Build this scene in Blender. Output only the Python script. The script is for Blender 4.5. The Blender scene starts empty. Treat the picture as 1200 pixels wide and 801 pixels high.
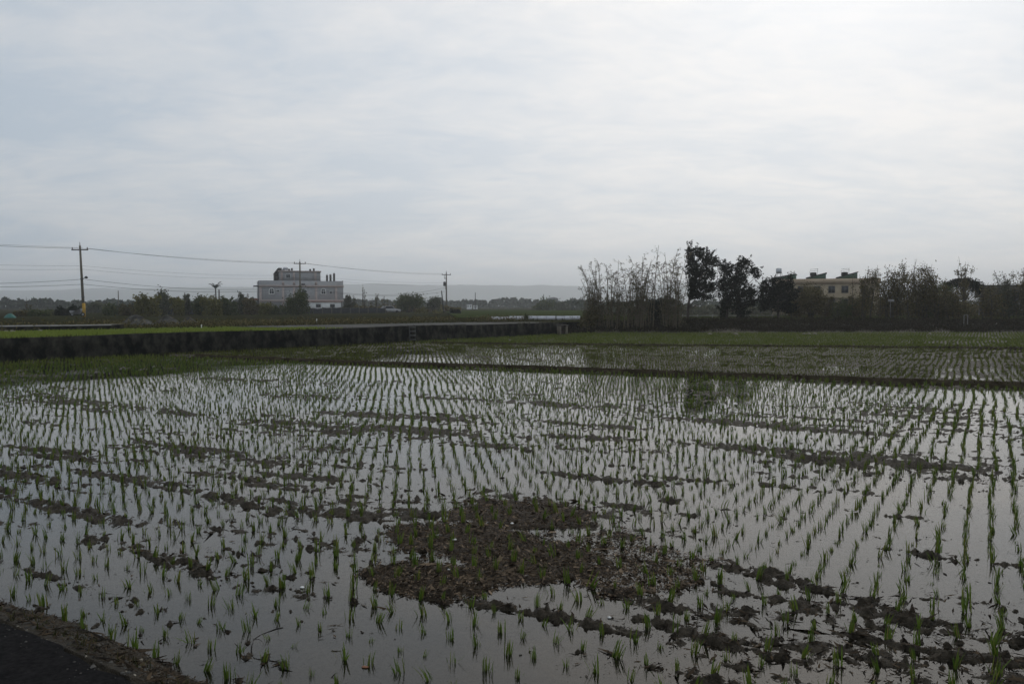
import bpy, math, numpy as np
from mathutils import Vector, Matrix

C = bpy.context.scene
COL = C.collection
RNG = np.random.default_rng(7)

# ------------------------------------------------------------------ camera geometry
CAMH, F = 2.3, 1000.0
PITCH = math.atan(42.5 / F)
def ray(px, py):
    c, s = (px - 600.0) / F, (400.5 - py) / F
    cp, sp = math.cos(PITCH), math.sin(PITCH)
    return Vector((c, s * sp + cp, s * cp - sp))
def P(px, py, d):
    r = ray(px, py); t = d / r.y
    return Vector((r.x * t, d, CAMH + r.z * t))
def G(px, py, z=0.0):
    r = ray(px, py); t = (z - CAMH) / r.z
    return Vector((r.x * t, r.y * t, z))

A = np.array([0.903, -0.430]); B = np.array([0.430, 0.903])      # field directions: along the rows, across them

# ------------------------------------------------------------------ noise
def _h(ix, iy, seed):
    n = (ix.astype(np.int64) * 374761393 + iy.astype(np.int64) * 668265263 + seed * 1442695041) & 0x7fffffff
    n = ((n ^ (n >> 13)) * 1274126177) & 0x7fffffff
    n = n ^ (n >> 16)
    return (n & 0xffff) / 65535.0
def vn(x, y, seed=0):
    x = np.asarray(x, float); y = np.asarray(y, float)
    xi = np.floor(x); yi = np.floor(y); fx = x - xi; fy = y - yi
    fx = fx * fx * (3 - 2 * fx); fy = fy * fy * (3 - 2 * fy)
    a = _h(xi, yi, seed); b = _h(xi + 1, yi, seed); c = _h(xi, yi + 1, seed); d = _h(xi + 1, yi + 1, seed)
    return (a + (b - a) * fx) * (1 - fy) + (c + (d - c) * fx) * fy
def fbm(x, y, seed=0, oct=4):
    s = 0; w = 0.5; t = 0
    for k in range(oct):
        s = s + w * vn(x * 2 ** k + 17.3 * k, y * 2 ** k - 9.1 * k, seed + k); t += w; w *= 0.55
    return s / t * 2 - 1
def sstep(a, b, x):
    t = np.clip((x - a) / (b - a), 0, 1); return t * t * (3 - 2 * t)

# ------------------------------------------------------------------ mesh helpers
class MB:
    def __init__(s): s.v = []; s.q = []; s.t = []; s.n = 0
    def add(s, v, q=None, t=None):
        v = np.asarray(v, float).reshape(-1, 3)
        if q is not None and len(q): s.q.append(np.asarray(q, np.int64).reshape(-1, 4) + s.n)
        if t is not None and len(t): s.t.append(np.asarray(t, np.int64).reshape(-1, 3) + s.n)
        s.v.append(v); s.n += len(v); return s
    def box(s, x0, y0, z0, x1, y1, z1):
        v = [(x0,y0,z0),(x1,y0,z0),(x1,y1,z0),(x0,y1,z0),(x0,y0,z1),(x1,y0,z1),(x1,y1,z1),(x0,y1,z1)]
        return s.add(v, [(0,3,2,1),(4,5,6,7),(0,1,5,4),(1,2,6,5),(2,3,7,6),(3,0,4,7)])
    def prism(s, poly, y0, y1):
        n = len(poly)                                            # outline in x,z, extruded along y
        v = [(p[0], y0, p[1]) for p in poly] + [(p[0], y1, p[1]) for p in poly]
        q = [(i, (i + 1) % n, n + (i + 1) % n, n + i) for i in range(n)]
        t = [(0, i + 1, i) for i in range(1, n - 1)] + [(n, n + i, n + i + 1) for i in range(1, n - 1)]
        return s.add(v, q, t)
    def tube(s, pts, radii, seg=5, cap=True):
        pts = np.asarray(pts, float); n = len(pts)
        radii = np.broadcast_to(np.asarray(radii, float), (n,))
        d = np.gradient(pts, axis=0); d /= np.linalg.norm(d, axis=1)[:, None] + 1e-12
        ref = np.where(np.abs(d[:, 2:3]) > 0.9, np.array([[1.0, 0, 0]]), np.array([[0, 0, 1.0]]))
        a = np.cross(ref, d); a /= np.linalg.norm(a, axis=1)[:, None] + 1e-12
        b = np.cross(d, a)
        th = np.linspace(0, 2 * math.pi, seg, endpoint=False)
        ring = pts[:, None] + radii[:, None, None] * (np.cos(th)[None, :, None] * a[:, None] + np.sin(th)[None, :, None] * b[:, None])
        q = []
        for i in range(n - 1):
            for k in range(seg):
                q.append((i*seg+k, i*seg+(k+1) % seg, (i+1)*seg+(k+1) % seg, (i+1)*seg+k))
        t = []
        if cap:
            t = [(0, k + 1, k) for k in range(1, seg - 1)] + [((n-1)*seg, (n-1)*seg+k, (n-1)*seg+k+1) for k in range(1, seg - 1)]
        return s.add(ring.reshape(-1, 3), q, t)
    def lathe(s, prof, seg=12, c=(0, 0, 0)):
        prof = np.asarray(prof, float); n = len(prof)
        th = np.linspace(0, 2 * math.pi, seg, endpoint=False)
        v = np.stack([prof[:, None, 0] * np.cos(th), prof[:, None, 0] * np.sin(th), np.repeat(prof[:, 1:2], seg, 1)], -1) + np.asarray(c, float)
        q = [(i*seg+k, i*seg+(k+1) % seg, (i+1)*seg+(k+1) % seg, (i+1)*seg+k) for i in range(n-1) for k in range(seg)]
        return s.add(v.reshape(-1, 3), q)
    def leaves(s, c, size, rng, aspect=0.5, up=0.0):
        c = np.asarray(c, float); n = len(c)
        if n == 0: return s
        a = rng.normal(size=(n, 3)); a[:, 2] += up; a /= np.linalg.norm(a, axis=1)[:, None]
        b = np.cross(a, rng.normal(size=(n, 3))); b /= np.linalg.norm(b, axis=1)[:, None] + 1e-9
        L = size * rng.uniform(0.6, 1.4, n)[:, None]
        v = np.stack([c - a * L, c + b * L * aspect, c + a * L, c - b * L * aspect], 1)
        return s.add(v.reshape(-1, 3), np.arange(n * 4).reshape(n, 4))
    def mesh(s, name):
        me = bpy.data.meshes.new(name)
        v = np.concatenate(s.v) if s.v else np.zeros((0, 3))
        q = np.concatenate(s.q) if s.q else np.zeros((0, 4), np.int64)
        t = np.concatenate(s.t) if s.t else np.zeros((0, 3), np.int64)
        me.vertices.add(len(v)); me.vertices.foreach_set('co', v.astype(np.float32).ravel())
        nl = len(q) * 4 + len(t) * 3
        me.loops.add(nl); me.loops.foreach_set('vertex_index', np.concatenate([q.ravel(), t.ravel()]).astype(np.int32))
        me.polygons.add(len(q) + len(t))
        st = np.concatenate([np.arange(len(q)) * 4, len(q) * 4 + np.arange(len(t)) * 3]).astype(np.int32)
        me.polygons.foreach_set('loop_start', st)
        me.update(calc_edges=True); me.validate(verbose=False)
        return me
    def build(s, name, mat, parent=None, loc=(0, 0, 0), smooth=False):
        me = s.mesh(name); me.materials.append(mat)
        if smooth: me.polygons.foreach_set('use_smooth', np.ones(len(me.polygons), bool))
        o = bpy.data.objects.new(name, me); COL.objects.link(o); o.location = loc
        if parent is not None: o.parent = parent
        return o
def empty(name, loc, rz=0.0):
    o = bpy.data.objects.new(name, None); COL.objects.link(o); o.location = loc; o.rotation_euler = (0, 0, rz)
    o.empty_display_size = 0.2
    return o
def tag(o, label=None, cat=None, group=None, kind=None):
    if label: o['label'] = label
    if cat: o['category'] = cat
    if group: o['group'] = group
    if kind: o['kind'] = kind
    return o
def fan(me_pts, z):                                               # flat polygon sheet
    v = [(p[0], p[1], z) for p in me_pts]
    return v

# ------------------------------------------------------------------ materials
def mat(name, c1, c2=None, scale=4.0, rough=0.8, bump=0.0, bscale=None, spec=0.3, metal=0.0, stretch=None, trans=0.0, island=False, c3=None, lo=0.35, hi=0.65):
    m = bpy.data.materials.new(name); m.use_nodes = True
    nt = m.node_tree; N = nt.nodes; L = nt.links
    b = N['Principled BSDF']; b.inputs['Roughness'].default_value = rough
    b.inputs['Specular IOR Level'].default_value = spec; b.inputs['Metallic'].default_value = metal
    tc = N.new('ShaderNodeTexCoord'); vec = tc.outputs['Object']
    if stretch:
        mp = N.new('ShaderNodeMapping'); mp.inputs['Scale'].default_value = stretch; L.new(vec, mp.inputs['Vector']); vec = mp.outputs['Vector']
    col = None
    if c2 is not None:
        if island:
            g = N.new('ShaderNodeNewGeometry'); fac = g.outputs['Random Per Island']
        else:
            nz = N.new('ShaderNodeTexNoise'); nz.inputs['Scale'].default_value = scale; nz.inputs['Detail'].default_value = 6
            nz.inputs['Roughness'].default_value = 0.62
            L.new(vec, nz.inputs['Vector']); fac = nz.outputs['Fac']
        rp = N.new('ShaderNodeValToRGB'); L.new(fac, rp.inputs['Fac'])
        e = rp.color_ramp.elements; e[0].color = (*c1, 1); e[1].color = (*c2, 1)
        e[0].position = 0.05 if island else lo; e[1].position = 0.95 if island else hi
        if c3 is not None:
            k = rp.color_ramp.elements.new(0.8 if not island else 0.5); k.color = (*c3, 1)
        col = rp.outputs['Color']; L.new(col, b.inputs['Base Color'])
    else:
        b.inputs['Base Color'].default_value = (*c1, 1)
    if bump:
        nz = N.new('ShaderNodeTexNoise'); nz.inputs['Scale'].default_value = bscale or scale * 6; nz.inputs['Detail'].default_value = 5
        L.new(vec, nz.inputs['Vector'])
        bp = N.new('ShaderNodeBump'); bp.inputs['Strength'].default_value = 0.6; bp.inputs['Distance'].default_value = bump
        L.new(nz.outputs['Fac'], bp.inputs['Height']); L.new(bp.outputs['Normal'], b.inputs['Normal'])
    if trans:
        tr = N.new('ShaderNodeBsdfTranslucent'); mx = N.new('ShaderNodeMixShader'); mx.inputs['Fac'].default_value = trans
        if col is not None: L.new(col, tr.inputs['Color'])
        else: tr.inputs['Color'].default_value = (*c1, 1)
        L.new(b.outputs['BSDF'], mx.inputs[1]); L.new(tr.outputs['BSDF'], mx.inputs[2])
        L.new(mx.outputs['Shader'], N['Material Output'].inputs['Surface'])
    return m

M = {}
M['asphalt'] = mat('asphalt', (.003,.003,.0035), (.013,.0125,.013), 35, .95, .008, 160, spec=.04)
M['ground'] = mat('ground', (.020,.016,.010), (.030,.034,.013), .25, 1, .08, 1.2, spec=0, c3=(.034,.027,.017))
M['rice'] = mat('rice_leaf', (.055,.100,.012), (.165,.165,.038), rough=.55, spec=.15, trans=.45, island=True, c3=(.095,.155,.022))
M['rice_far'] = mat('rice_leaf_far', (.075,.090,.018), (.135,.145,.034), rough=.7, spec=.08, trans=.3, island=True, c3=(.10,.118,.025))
M['rice_dense'] = mat('rice_leaf_dense', (.090,.120,.022), (.160,.180,.042), rough=.8, spec=.05, trans=.35, island=True, c3=(.115,.145,.03))
M['nursery'] = mat('nursery_leaf', (.15,.20,.035), (.22,.26,.055), rough=.8, spec=.05, trans=.35, island=True)
M['verge'] = mat('verge_grass', (.032,.038,.013), (.085,.070,.034), rough=.9, spec=.03, trans=.2, island=True, c3=(.045,.048,.018))
M['clod'] = mat('clod_mud', (.014,.012,.009), (.050,.043,.034), 9, .8, .02, 40, spec=.06)
M['meadow'] = mat('meadow_grass', (.050,.066,.020), (.12,.125,.045), rough=.9, spec=.02, trans=.25, island=True, c3=(.075,.09,.028))
M['dike'] = mat('dike_earth', (.018,.014,.009), (.052,.042,.027), 2.5, 1, .05, 9, spec=.0)
M['oldwall'] = mat('weathered_concrete', (.010,.010,.009), (.085,.079,.062), 2.2, 1, .03, 14, spec=.0, stretch=(1, 1, .7), lo=.42, hi=.85)
M['concrete'] = mat('concrete', (.20,.19,.175), (.30,.29,.27), 1.5, .85, .01, 20, spec=.2)
M['pole'] = mat('pole_concrete', (.11,.096,.072), (.165,.145,.11), 2.0, .85, .005, 30, stretch=(1,1,.3))
M['darkpole'] = mat('dark_pole', (.022,.020,.018), (.04,.036,.03), 2.0, .8)
M['steel'] = mat('grey_steel', (.10,.10,.10), (.16,.16,.16), 5, .5, metal=.6)
M['yellow'] = mat('yellow_guard', (.50,.30,.03), (.38,.22,.03), 3, .6)
M['ceramic'] = mat('insulator', (.09,.07,.06), None, rough=.3)
M['cable'] = mat('cable', (.03,.03,.032), None, rough=.6)
M['bark'] = mat('bark', (.030,.024,.018), (.075,.062,.048), 6, .9, .02, 25, stretch=(1,1,.3))
M['palebark'] = mat('pale_bark', (.12,.11,.09), (.22,.205,.18), 5, .85, .01, 20)
M['culm'] = mat('culm', (.060,.048,.028), (.15,.12,.078), rough=.7, island=True)
M['bambooleaf'] = mat('bamboo_leaf', (.065,.058,.028), (.155,.13,.070), rough=.75, trans=.25, island=True, c3=(.08,.072,.036))
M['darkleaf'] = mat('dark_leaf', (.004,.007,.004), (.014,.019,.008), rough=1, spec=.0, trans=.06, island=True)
M['greenleaf'] = mat('green_leaf', (.040,.054,.020), (.10,.11,.040), rough=.75, spec=.04, trans=.2, island=True)
M['yellowleaf'] = mat('yellow_green_leaf', (.075,.078,.022), (.18,.16,.05), rough=.75, spec=.04, trans=.25, island=True)
M['greyleaf'] = mat('grey_green_leaf', (.052,.058,.036), (.12,.12,.075), rough=.9, spec=.03, trans=.2, island=True)
M['brownleaf'] = mat('brown_green_leaf', (.072,.058,.025), (.17,.14,.066), rough=.9, spec=.03, trans=.2, island=True, c3=(.085,.072,.030))
M['brush'] = mat('dry_brush', (.014,.012,.008), (.052,.042,.026), rough=1, spec=.0, trans=.1, island=True)
M['farleaf'] = mat('far_leaf', (.030,.040,.028), (.062,.072,.046), rough=1, spec=.0, island=True)
M['hill'] = mat('hill_forest', (.04,.06,.05), (.07,.085,.065), .01, .95, spec=.05)
M['tile'] = mat('blue_grey_tile', (.28,.277,.28), (.335,.33,.33), 1.2, .55, spec=.3)
M['pink'] = mat('pink_tile', (.36,.295,.27), (.42,.345,.315), 1.5, .6)
M['white'] = mat('white_paint', (.62,.62,.60), (.76,.76,.74), 1.5, .7)
M['silver'] = mat('pale_paint', (.26,.26,.26), (.32,.32,.32), 2, .5)
M['glass'] = mat('window_glass', (.018,.022,.028), (.04,.045,.05), 1.0, .12, spec=.5)
M['stub'] = mat('unfinished_concrete', (.05,.042,.038), (.085,.075,.066), 3, .9)
M['stainless'] = mat('stainless', (.35,.36,.37), (.45,.46,.47), 2, .35, metal=.7)
M['redbrick'] = mat('terracotta', (.30,.13,.09), (.38,.18,.13), 3, .8)
M['tan'] = mat('tan_render', (.27,.215,.145), (.36,.295,.20), .9, .85, .01, 12)
M['orangeband'] = mat('parapet_render', (.38,.285,.195), (.45,.345,.245), .9, .85)
M['greenmetal'] = mat('green_sheet', (.055,.11,.075), (.08,.145,.10), 1.5, .5)
M['darkroof'] = mat('dark_roof_tile', (.018,.017,.018), (.032,.030,.030), 2, .8)
M['greywall'] = mat('grey_render', (.07,.07,.07), (.12,.12,.115), 1.5, .85)
M['netting'] = mat('black_netting', (.012,.013,.015), (.03,.032,.034), 3, .9)
M['panel'] = mat('white_panel', (.66,.65,.70), (.80,.79,.83), 1.2, .5)
M['tarp'] = mat('teal_tarp', (.02,.10,.085), (.04,.15,.12), 2, .6, .05, 3)
M['soil'] = mat('soil_heap', (.030,.028,.025), (.12,.115,.105), 2.5, 1, .08, 6, spec=0)
M['wetsoil'] = mat('wet_upper_paddy', (.035,.034,.031), (.085,.082,.075), .35, .8, .02, 8, spec=.05, stretch=(1,1,1))
M['stone'] = mat('stone', (.14,.125,.10), (.30,.27,.21), 8, .85, .01, 40)
M['shell'] = mat('shell', (.75,.74,.70), None, rough=.35)
M['leaf_litter'] = mat('dead_leaf', (.16,.065,.03), (.22,.095,.045), 12, .7)
M['twig'] = mat('twig', (.018,.014,.011), (.045,.036,.028), 8, .8)
M['litter'] = mat('straw_litter', (.010,.008,.006), (.075,.055,.036), rough=.9, spec=.03, island=True, c3=(.030,.022,.015))
M['weedmat'] = mat('weed_mat', (.030,.022,.015), (.20,.148,.102), rough=.9, spec=.03, island=True, c3=(.072,.054,.037))
M['rubber'] = mat('rubber', (.012,.012,.012), None, rough=.8)
M['redlamp'] = mat('lamp_lens', (.4,.4,.38), None, rough=.2)

# water: still, silty
def water_mat():
    m = bpy.data.materials.new('paddy_water'); m.use_nodes = True
    nt = m.node_tree; N = nt.nodes; L = nt.links; N.remove(N['Principled BSDF'])
    tc = N.new('ShaderNodeTexCoord')
    n2 = N.new('ShaderNodeTexNoise'); n2.inputs['Scale'].default_value = 6; n2.inputs['Detail'].default_value = 3
    L.new(tc.outputs['Object'], n2.inputs['Vector'])
    bp = N.new('ShaderNodeBump'); bp.inputs['Strength'].default_value = .35; bp.inputs['Distance'].default_value = .0016
    L.new(n2.outputs['Fac'], bp.inputs['Height'])
    gl = N.new('ShaderNodeBsdfGlossy'); gl.inputs['Roughness'].default_value = .03; gl.inputs['Color'].default_value = (.97, .955, .925, 1)
    L.new(bp.outputs['Normal'], gl.inputs['Normal'])
    nr = N.new('ShaderNodeTexNoise'); nr.inputs['Scale'].default_value = .35; nr.inputs['Detail'].default_value = 5; L.new(tc.outputs['Object'], nr.inputs['Vector'])
    mr = N.new('ShaderNodeMapRange'); mr.inputs['From Min'].default_value = .4; mr.inputs['From Max'].default_value = .7; mr.inputs['To Min'].default_value = .02; mr.inputs['To Max'].default_value = .13
    L.new(nr.outputs['Fac'], mr.inputs['Value']); L.new(mr.outputs['Result'], gl.inputs['Roughness'])
    fr = N.new('ShaderNodeFresnel'); fr.inputs['IOR'].default_value = 1.38; L.new(bp.outputs['Normal'], fr.inputs['Normal'])
    df = N.new('ShaderNodeBsdfDiffuse'); tr = N.new('ShaderNodeBsdfTransparent'); tr.inputs['Color'].default_value = (.72, .69, .62, 1)
    nz = N.new('ShaderNodeTexNoise'); nz.inputs['Scale'].default_value = .9; nz.inputs['Detail'].default_value = 6
    L.new(tc.outputs['Object'], nz.inputs['Vector'])
    rp = N.new('ShaderNodeValToRGB'); L.new(nz.outputs['Fac'], rp.inputs['Fac'])
    rp.color_ramp.elements[0].color = (.016, .015, .012, 1); rp.color_ramp.elements[1].color = (.036, .033, .027, 1)
    L.new(rp.outputs['Color'], df.inputs['Color'])
    m1 = N.new('ShaderNodeMixShader'); m1.inputs['Fac'].default_value = .78; L.new(df.outputs[0], m1.inputs[1]); L.new(tr.outputs[0], m1.inputs[2])
    m2 = N.new('ShaderNodeMixShader'); L.new(fr.outputs[0], m2.inputs['Fac']); L.new(m1.outputs[0], m2.inputs[1]); L.new(gl.outputs[0], m2.inputs[2])
    L.new(m2.outputs[0], N['Material Output'].inputs['Surface'])
    return m
M['water'] = water_mat()
def mud_mat():
    m = bpy.data.materials.new('paddy_mud'); m.use_nodes = True
    nt = m.node_tree; N = nt.nodes; L = nt.links; b = N['Principled BSDF']
    tc = N.new('ShaderNodeTexCoord')
    nz = N.new('ShaderNodeTexNoise'); nz.inputs['Scale'].default_value = 9; nz.inputs['Detail'].default_value = 8; nz.inputs['Roughness'].default_value = .7
    L.new(tc.outputs['Object'], nz.inputs['Vector'])
    rp = N.new('ShaderNodeValToRGB'); L.new(nz.outputs['Fac'], rp.inputs['Fac'])
    e = rp.color_ramp.elements; e[0].position = .3; e[1].position = .72
    e[0].color = (.020,.0160,.0112,1); e[1].color = (.090,.074,.053,1)
    at = N.new('ShaderNodeAttribute'); at.attribute_name = 'weed'
    r2 = N.new('ShaderNodeValToRGB'); L.new(nz.outputs['Fac'], r2.inputs['Fac'])
    e = r2.color_ramp.elements; e[0].position = .3; e[1].position = .7
    e[0].color = (.024,.018,.013,1); e[1].color = (.092,.070,.050,1)
    mx = N.new('ShaderNodeMix'); mx.data_type = 'RGBA'
    L.new(at.outputs['Fac'], mx.inputs['Factor']); L.new(rp.outputs['Color'], mx.inputs[6]); L.new(r2.outputs['Color'], mx.inputs[7])
    L.new(mx.outputs[2], b.inputs['Base Color'])
    r3 = N.new('ShaderNodeMapRange'); r3.inputs['To Min'].default_value = .4; r3.inputs['To Max'].default_value = .8
    L.new(nz.outputs['Fac'], r3.inputs['Value']); L.new(r3.outputs['Result'], b.inputs['Roughness'])
    b.inputs['Specular IOR Level'].default_value = .09
    n2 = N.new('ShaderNodeTexNoise'); n2.inputs['Scale'].default_value = 28; n2.inputs['Detail'].default_value = 6; n2.inputs['Roughness'].default_value = .7
    L.new(tc.outputs['Object'], n2.inputs['Vector'])
    bp = N.new('ShaderNodeBump'); bp.inputs['Strength'].default_value = 1; bp.inputs['Distance'].default_value = .06
    L.new(n2.outputs['Fac'], bp.inputs['Height']); L.new(bp.outputs['Normal'], b.inputs['Normal'])
    return m
M['mud'] = mud_mat()

# ------------------------------------------------------------------ layout lines
R0, R1 = G(0, 725, .4), G(170, 801, .4)                           # road edge
rd = np.array([R1.x - R0.x, R1.y - R0.y]); rd /= np.linalg.norm(rd)
rn = np.array([-rd[1], rd[0]])                                    # points into the paddy
def road_s(x, y): return (x - R0.x) * rn[0] + (y - R0.y) * rn[1]
W0, W1 = G(0, 425), G(664, 391.5)                                 # foot of the retaining wall
wd = np.array([W1.x - W0.x, W1.y - W0.y]); WL = np.linalg.norm(wd); wd /= WL
wn = np.array([-wd[1], wd[0]])                                    # points behind the wall (up-left)
def wall_s(x, y): return (x - W0.x) * wn[0] + (y - W0.y) * wn[1]
def wall_t(x, y): return (x - W0.x) * wd[0] + (y - W0.y) * wd[1]
D1 = [G(230, 418), G(400, 425), G(600, 431.5), G(800, 438.5), G(1000, 446), G(1200, 453.5), G(1400, 461)]
D2 = [G(505, 402.5), G(640, 404), G(760, 405.3), G(900, 406.6), G(1050, 407.8), G(1200, 409), G(1420, 411)]
def line_d(x, y, L):                                              # signed depth past a dike polyline (by y at x)
    xs = np.array([p.x for p in L]); ys = np.array([p.y for p in L])
    yy = np.interp(x, xs, ys)
    yy = np.where(x < xs[0], ys[0] + (x - xs[0]) * (ys[1]-ys[0])/(xs[1]-xs[0]), yy)
    yy = np.where(x > xs[-1], ys[-1] + (x - xs[-1]) * (ys[-1]-ys[-2])/(xs[-1]-xs[-2]), yy)
    return y - yy
TREE_Y = 71.5

# ------------------------------------------------------------------ mud height
BANDS = [  # image segments x0,y0,x1,y1,thickness(px),strength
 (-40,652,170,709,11,.9),(120,641,215,659,14,1),(200,659,300,687,17,1),(300,687,420,708,17,.95),(420,708,560,742,12,.5),
 (-20,571,60,592,11,.9),(60,592,135,609,11,.9),(165,566,330,596,15,.95),(330,592,420,606,12,.6),(-30,606,100,627,7,.5),(100,627,190,650,7,.45),
 (540,700,720,738,18,.85),(590,745,700,766,14,.7),(690,764,830,795,20,.8),(830,770,900,790,14,.6),
 (849,523,985,543,9,.95),(790,560,1000,576,8,.8),(790,588,900,606,10,.8),(1010,600,1070,607,7,.7),(905,676,1030,712,20,1),
 (1100,652,1210,668,15,.95),(795,738,880,762,16,.9),(760,640,900,672,16,.6),(880,650,1000,672,12,.5),(1000,745,1090,765,12,.6),
 (740,596,850,615,14,.6),(700,690,800,715,14,.65),(820,690,910,705,12,.55),
 (40,464,140,478,8,.8),(120,447,215,457,8,.7),(190,481,240,487,6,.8),(60,450,110,456,4,.6),(150,523,310,540,17,.75),(290,494,400,505,12,.9),
 (60,548,210,569,15,.75),(-30,545,90,570,13,.8),(230,552,340,568,14,.6),(-20,520,80,535,12,.5),
 (510,466,625,472,4,1),(395,483,520,491,6,1),(510,485,640,493,6,1),(630,492,755,502,7,1),(670,512,770,514,9,.95),(570,521,605,525,7,1),
 (670,556,760,565,10,.9),(595,513,640,511,5,.8),(440,500,540,507,7,.7),(640,474,700,478,6,.8),(720,477,745,479,5,.9),
 (803,492,920,500,8,.95),(900,498,1040,510,8,.9),(795,516,900,527,9,1),(890,524,960,536,7,.8),(980,532,1060,543,7,.7),(1100,495,1210,502,6,.6),
 (1060,480,1210,486,4,.6),(330,450,430,455,5,.5),(200,440,300,445,5,.6),(0,437,60,441,5,.7),(880,485,1010,493,5,.5),(1040,540,1210,556,7,.5),
 (430,585,540,590,10,.5),(340,540,480,552,8,.4),
]
WEED = [(620,602,84,19,1.0),(585,640,118,26,1.0),(640,662,66,24,1.0),(505,678,74,22,1.0),(745,668,84,34,.62),(705,640,60,24,.62)]
def ell(cx, cy, rx, ry):
    c = G(cx, cy); a = G(cx + rx, cy + rx * .16); n = G(cx, cy - ry); s = G(cx, cy + ry)
    return np.array([c.x, c.y]), np.hypot(a.x - c.x, a.y - c.y), (n.y - s.y) * .5 * .95
def weed_mask(x, y):
    w = np.zeros_like(x)
    nz = fbm(x * 1.7, y * 1.7, 91, 4) * .85 + fbm(x * 6, y * 6, 95, 4) * .50
    for cx, cy, rx, ry, st in WEED:
        c, ru, rv = ell(cx, cy, rx, ry)
        du = ((x - c[0]) * A[0] + (y - c[1]) * A[1]) / ru; dv = ((x - c[0]) * B[0] + (y - c[1]) * B[1]) / rv
        r = np.sqrt(du * du + dv * dv) + nz * .55
        w = np.maximum(w, st * sstep(1.22, .78, r))
    return w
def mud_h(x, y):
    x = np.asarray(x, float); y = np.asarray(y, float)
    u = x * A[0] + y * A[1]; v = x * B[0] + y * B[1]
    streak = fbm(u * .55, v * 3.1, 3, 4)
    patch = fbm(u * .22, v * .45, 11, 3)
    micro = fbm(u * 6, v * 9, 23, 3)
    fine = fbm(x * 19, y * 19, 41, 3)
    row = .5 + .5 * np.cos(2 * math.pi * v / .30 + 1.2 * fbm(u * .5, v * .5, 88, 2))
    mid = fbm(u * 2.6, v * 4.4, 27, 3)
    pock = fbm(x * 9.5, y * 9.5, 47, 3)
    h = -.0285 + .026 * streak + .026 * patch + .016 * mid + .017 * micro + .020 * pock + .020 * fine + .007 * row - .016 * sstep(8.6, 6.6, y) * sstep(1.6, -.2, x) + .006 * sstep(.3, 1.5, x) * sstep(10, 8, y)
    h = h + .020 * fbm(u * .38, v * 4.3, 29, 4) * sstep(8.2, 11, y) + .004 * sstep(10, 14, y)
    # lumps: small round clods here and there
    cl = vn(x * 15, y * 15, 77); reg = sstep(-.3, .5, patch + .5 * streak + .5 * mid)
    h = h + .042 * sstep(.78, .97, cl) * (.15 + .85 * reg)
    nb = fbm(u * 1.3, v * 2.5, 61, 3) * .9 + mid * .6 + micro * .25
    bb = np.zeros_like(x)
    for x0, y0, x1, y1, th, st in BANDS:
        a = G(x0, y0); b = G(x1, y1); m = G((x0+x1)/2, (y0+y1)/2 - th/2); mm = G((x0+x1)/2, (y0+y1)/2 + th/2)
        hw = max(.07, (m.y - mm.y) * .5 * .9) * .92
        lo = (min(a.x, b.x) - 3*hw, max(a.x, b.x) + 3*hw, min(a.y, b.y) - 3*hw, max(a.y, b.y) + 3*hw)
        k = (x > lo[0]) & (x < lo[1]) & (y > lo[2]) & (y < lo[3])
        if not k.any(): continue
        d = np.array([b.x-a.x, b.y-a.y]); L = np.hypot(*d); d /= L
        xx = x[k] - a.x; yy = y[k] - a.y
        t = xx * d[0] + yy * d[1]; s = xx * -d[1] + yy * d[0]
        e = np.maximum(np.maximum(-t, t - L), 0) / max(.5, L * .25)
        r = np.sqrt((s / hw) ** 2 + e * e) + nb[k] * .6
        bb[k] = np.maximum(bb[k], st * sstep(1.3, .3, r))
    h = h + bb * (.028 + .010 * micro + .022 * pock + .005 * mid + .020 * fine)
    w = weed_mask(x, y)
    h = np.where(w > .05, np.maximum(h, -.035 + w * (.050 + .018 * micro + .024 * pock + .02 * fine + .014 * mid)), h)
    # field ends
    s = road_s(x, y)
    bank = .40 - .56 * s + .07 * fbm(x * 2.2, y * 2.2, 5, 4) + .035 * fbm(x * 11, y * 11, 6, 3)
    h = np.where(s < 1.6, np.maximum(h, np.minimum(bank, .40)), h)
    h = np.where(s < .0, np.minimum(.385 + s * .3, .385), h)
    d1 = line_d(x, y, D1)
    f2 = (d1 > 0)
    h = h + f2 * (.010 + .014 * streak + .016 * sstep(2, 9, x))
    up = sstep(TREE_Y, TREE_Y + 2.6, y + .5 * fbm(x * .6, y * .6, 13, 3))
    h = h * (1 - up) + up * (.72 + .08 * fbm(x * .8, y * .8, 15, 3))
    return h

# ------------------------------------------------------------------ ground, mud, water
def build_mud():
    nr, nc = 560, 1500
    inv = np.linspace(1 / 3.3, 1 / 82.0, nr); d = 1 / inv
    lat = np.linspace(-1.05, 1.05, nc)
    X = d[:, None] * lat[None]; Y = np.repeat(d[:, None], nc, 1)
    H = mud_h(X.ravel(), Y.ravel())
    v = np.stack([X.ravel(), Y.ravel(), H], 1)
    i = np.arange(nr - 1)[:, None] * nc + np.arange(nc - 1)[None]
    q = np.stack([i, i + 1, i + nc + 1, i + nc], -1).reshape(-1, 4)
    s = road_s(v[:, 0], v[:, 1]); ok = (s > -.25)
    # drop what lies behind the wall
    ws = wall_s(v[:, 0], v[:, 1]); ok &= (ws < .25)
    q = q[ok[q].all(1)]
    used = np.zeros(len(v), bool); used[q.ravel()] = True
    idx = np.cumsum(used) - 1
    vv = v[used]
    mb = MB(); mb.add(vv, idx[q])
    o = mb.build('paddy_mud', M['mud'], smooth=True)
    at = o.data.attributes.new('weed', 'FLOAT', 'POINT')
    at.data.foreach_set('value', weed_mask(vv[:, 0], vv[:, 1]).astype(np.float32))
    tag(o, kind='structure')
build_mud()

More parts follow.
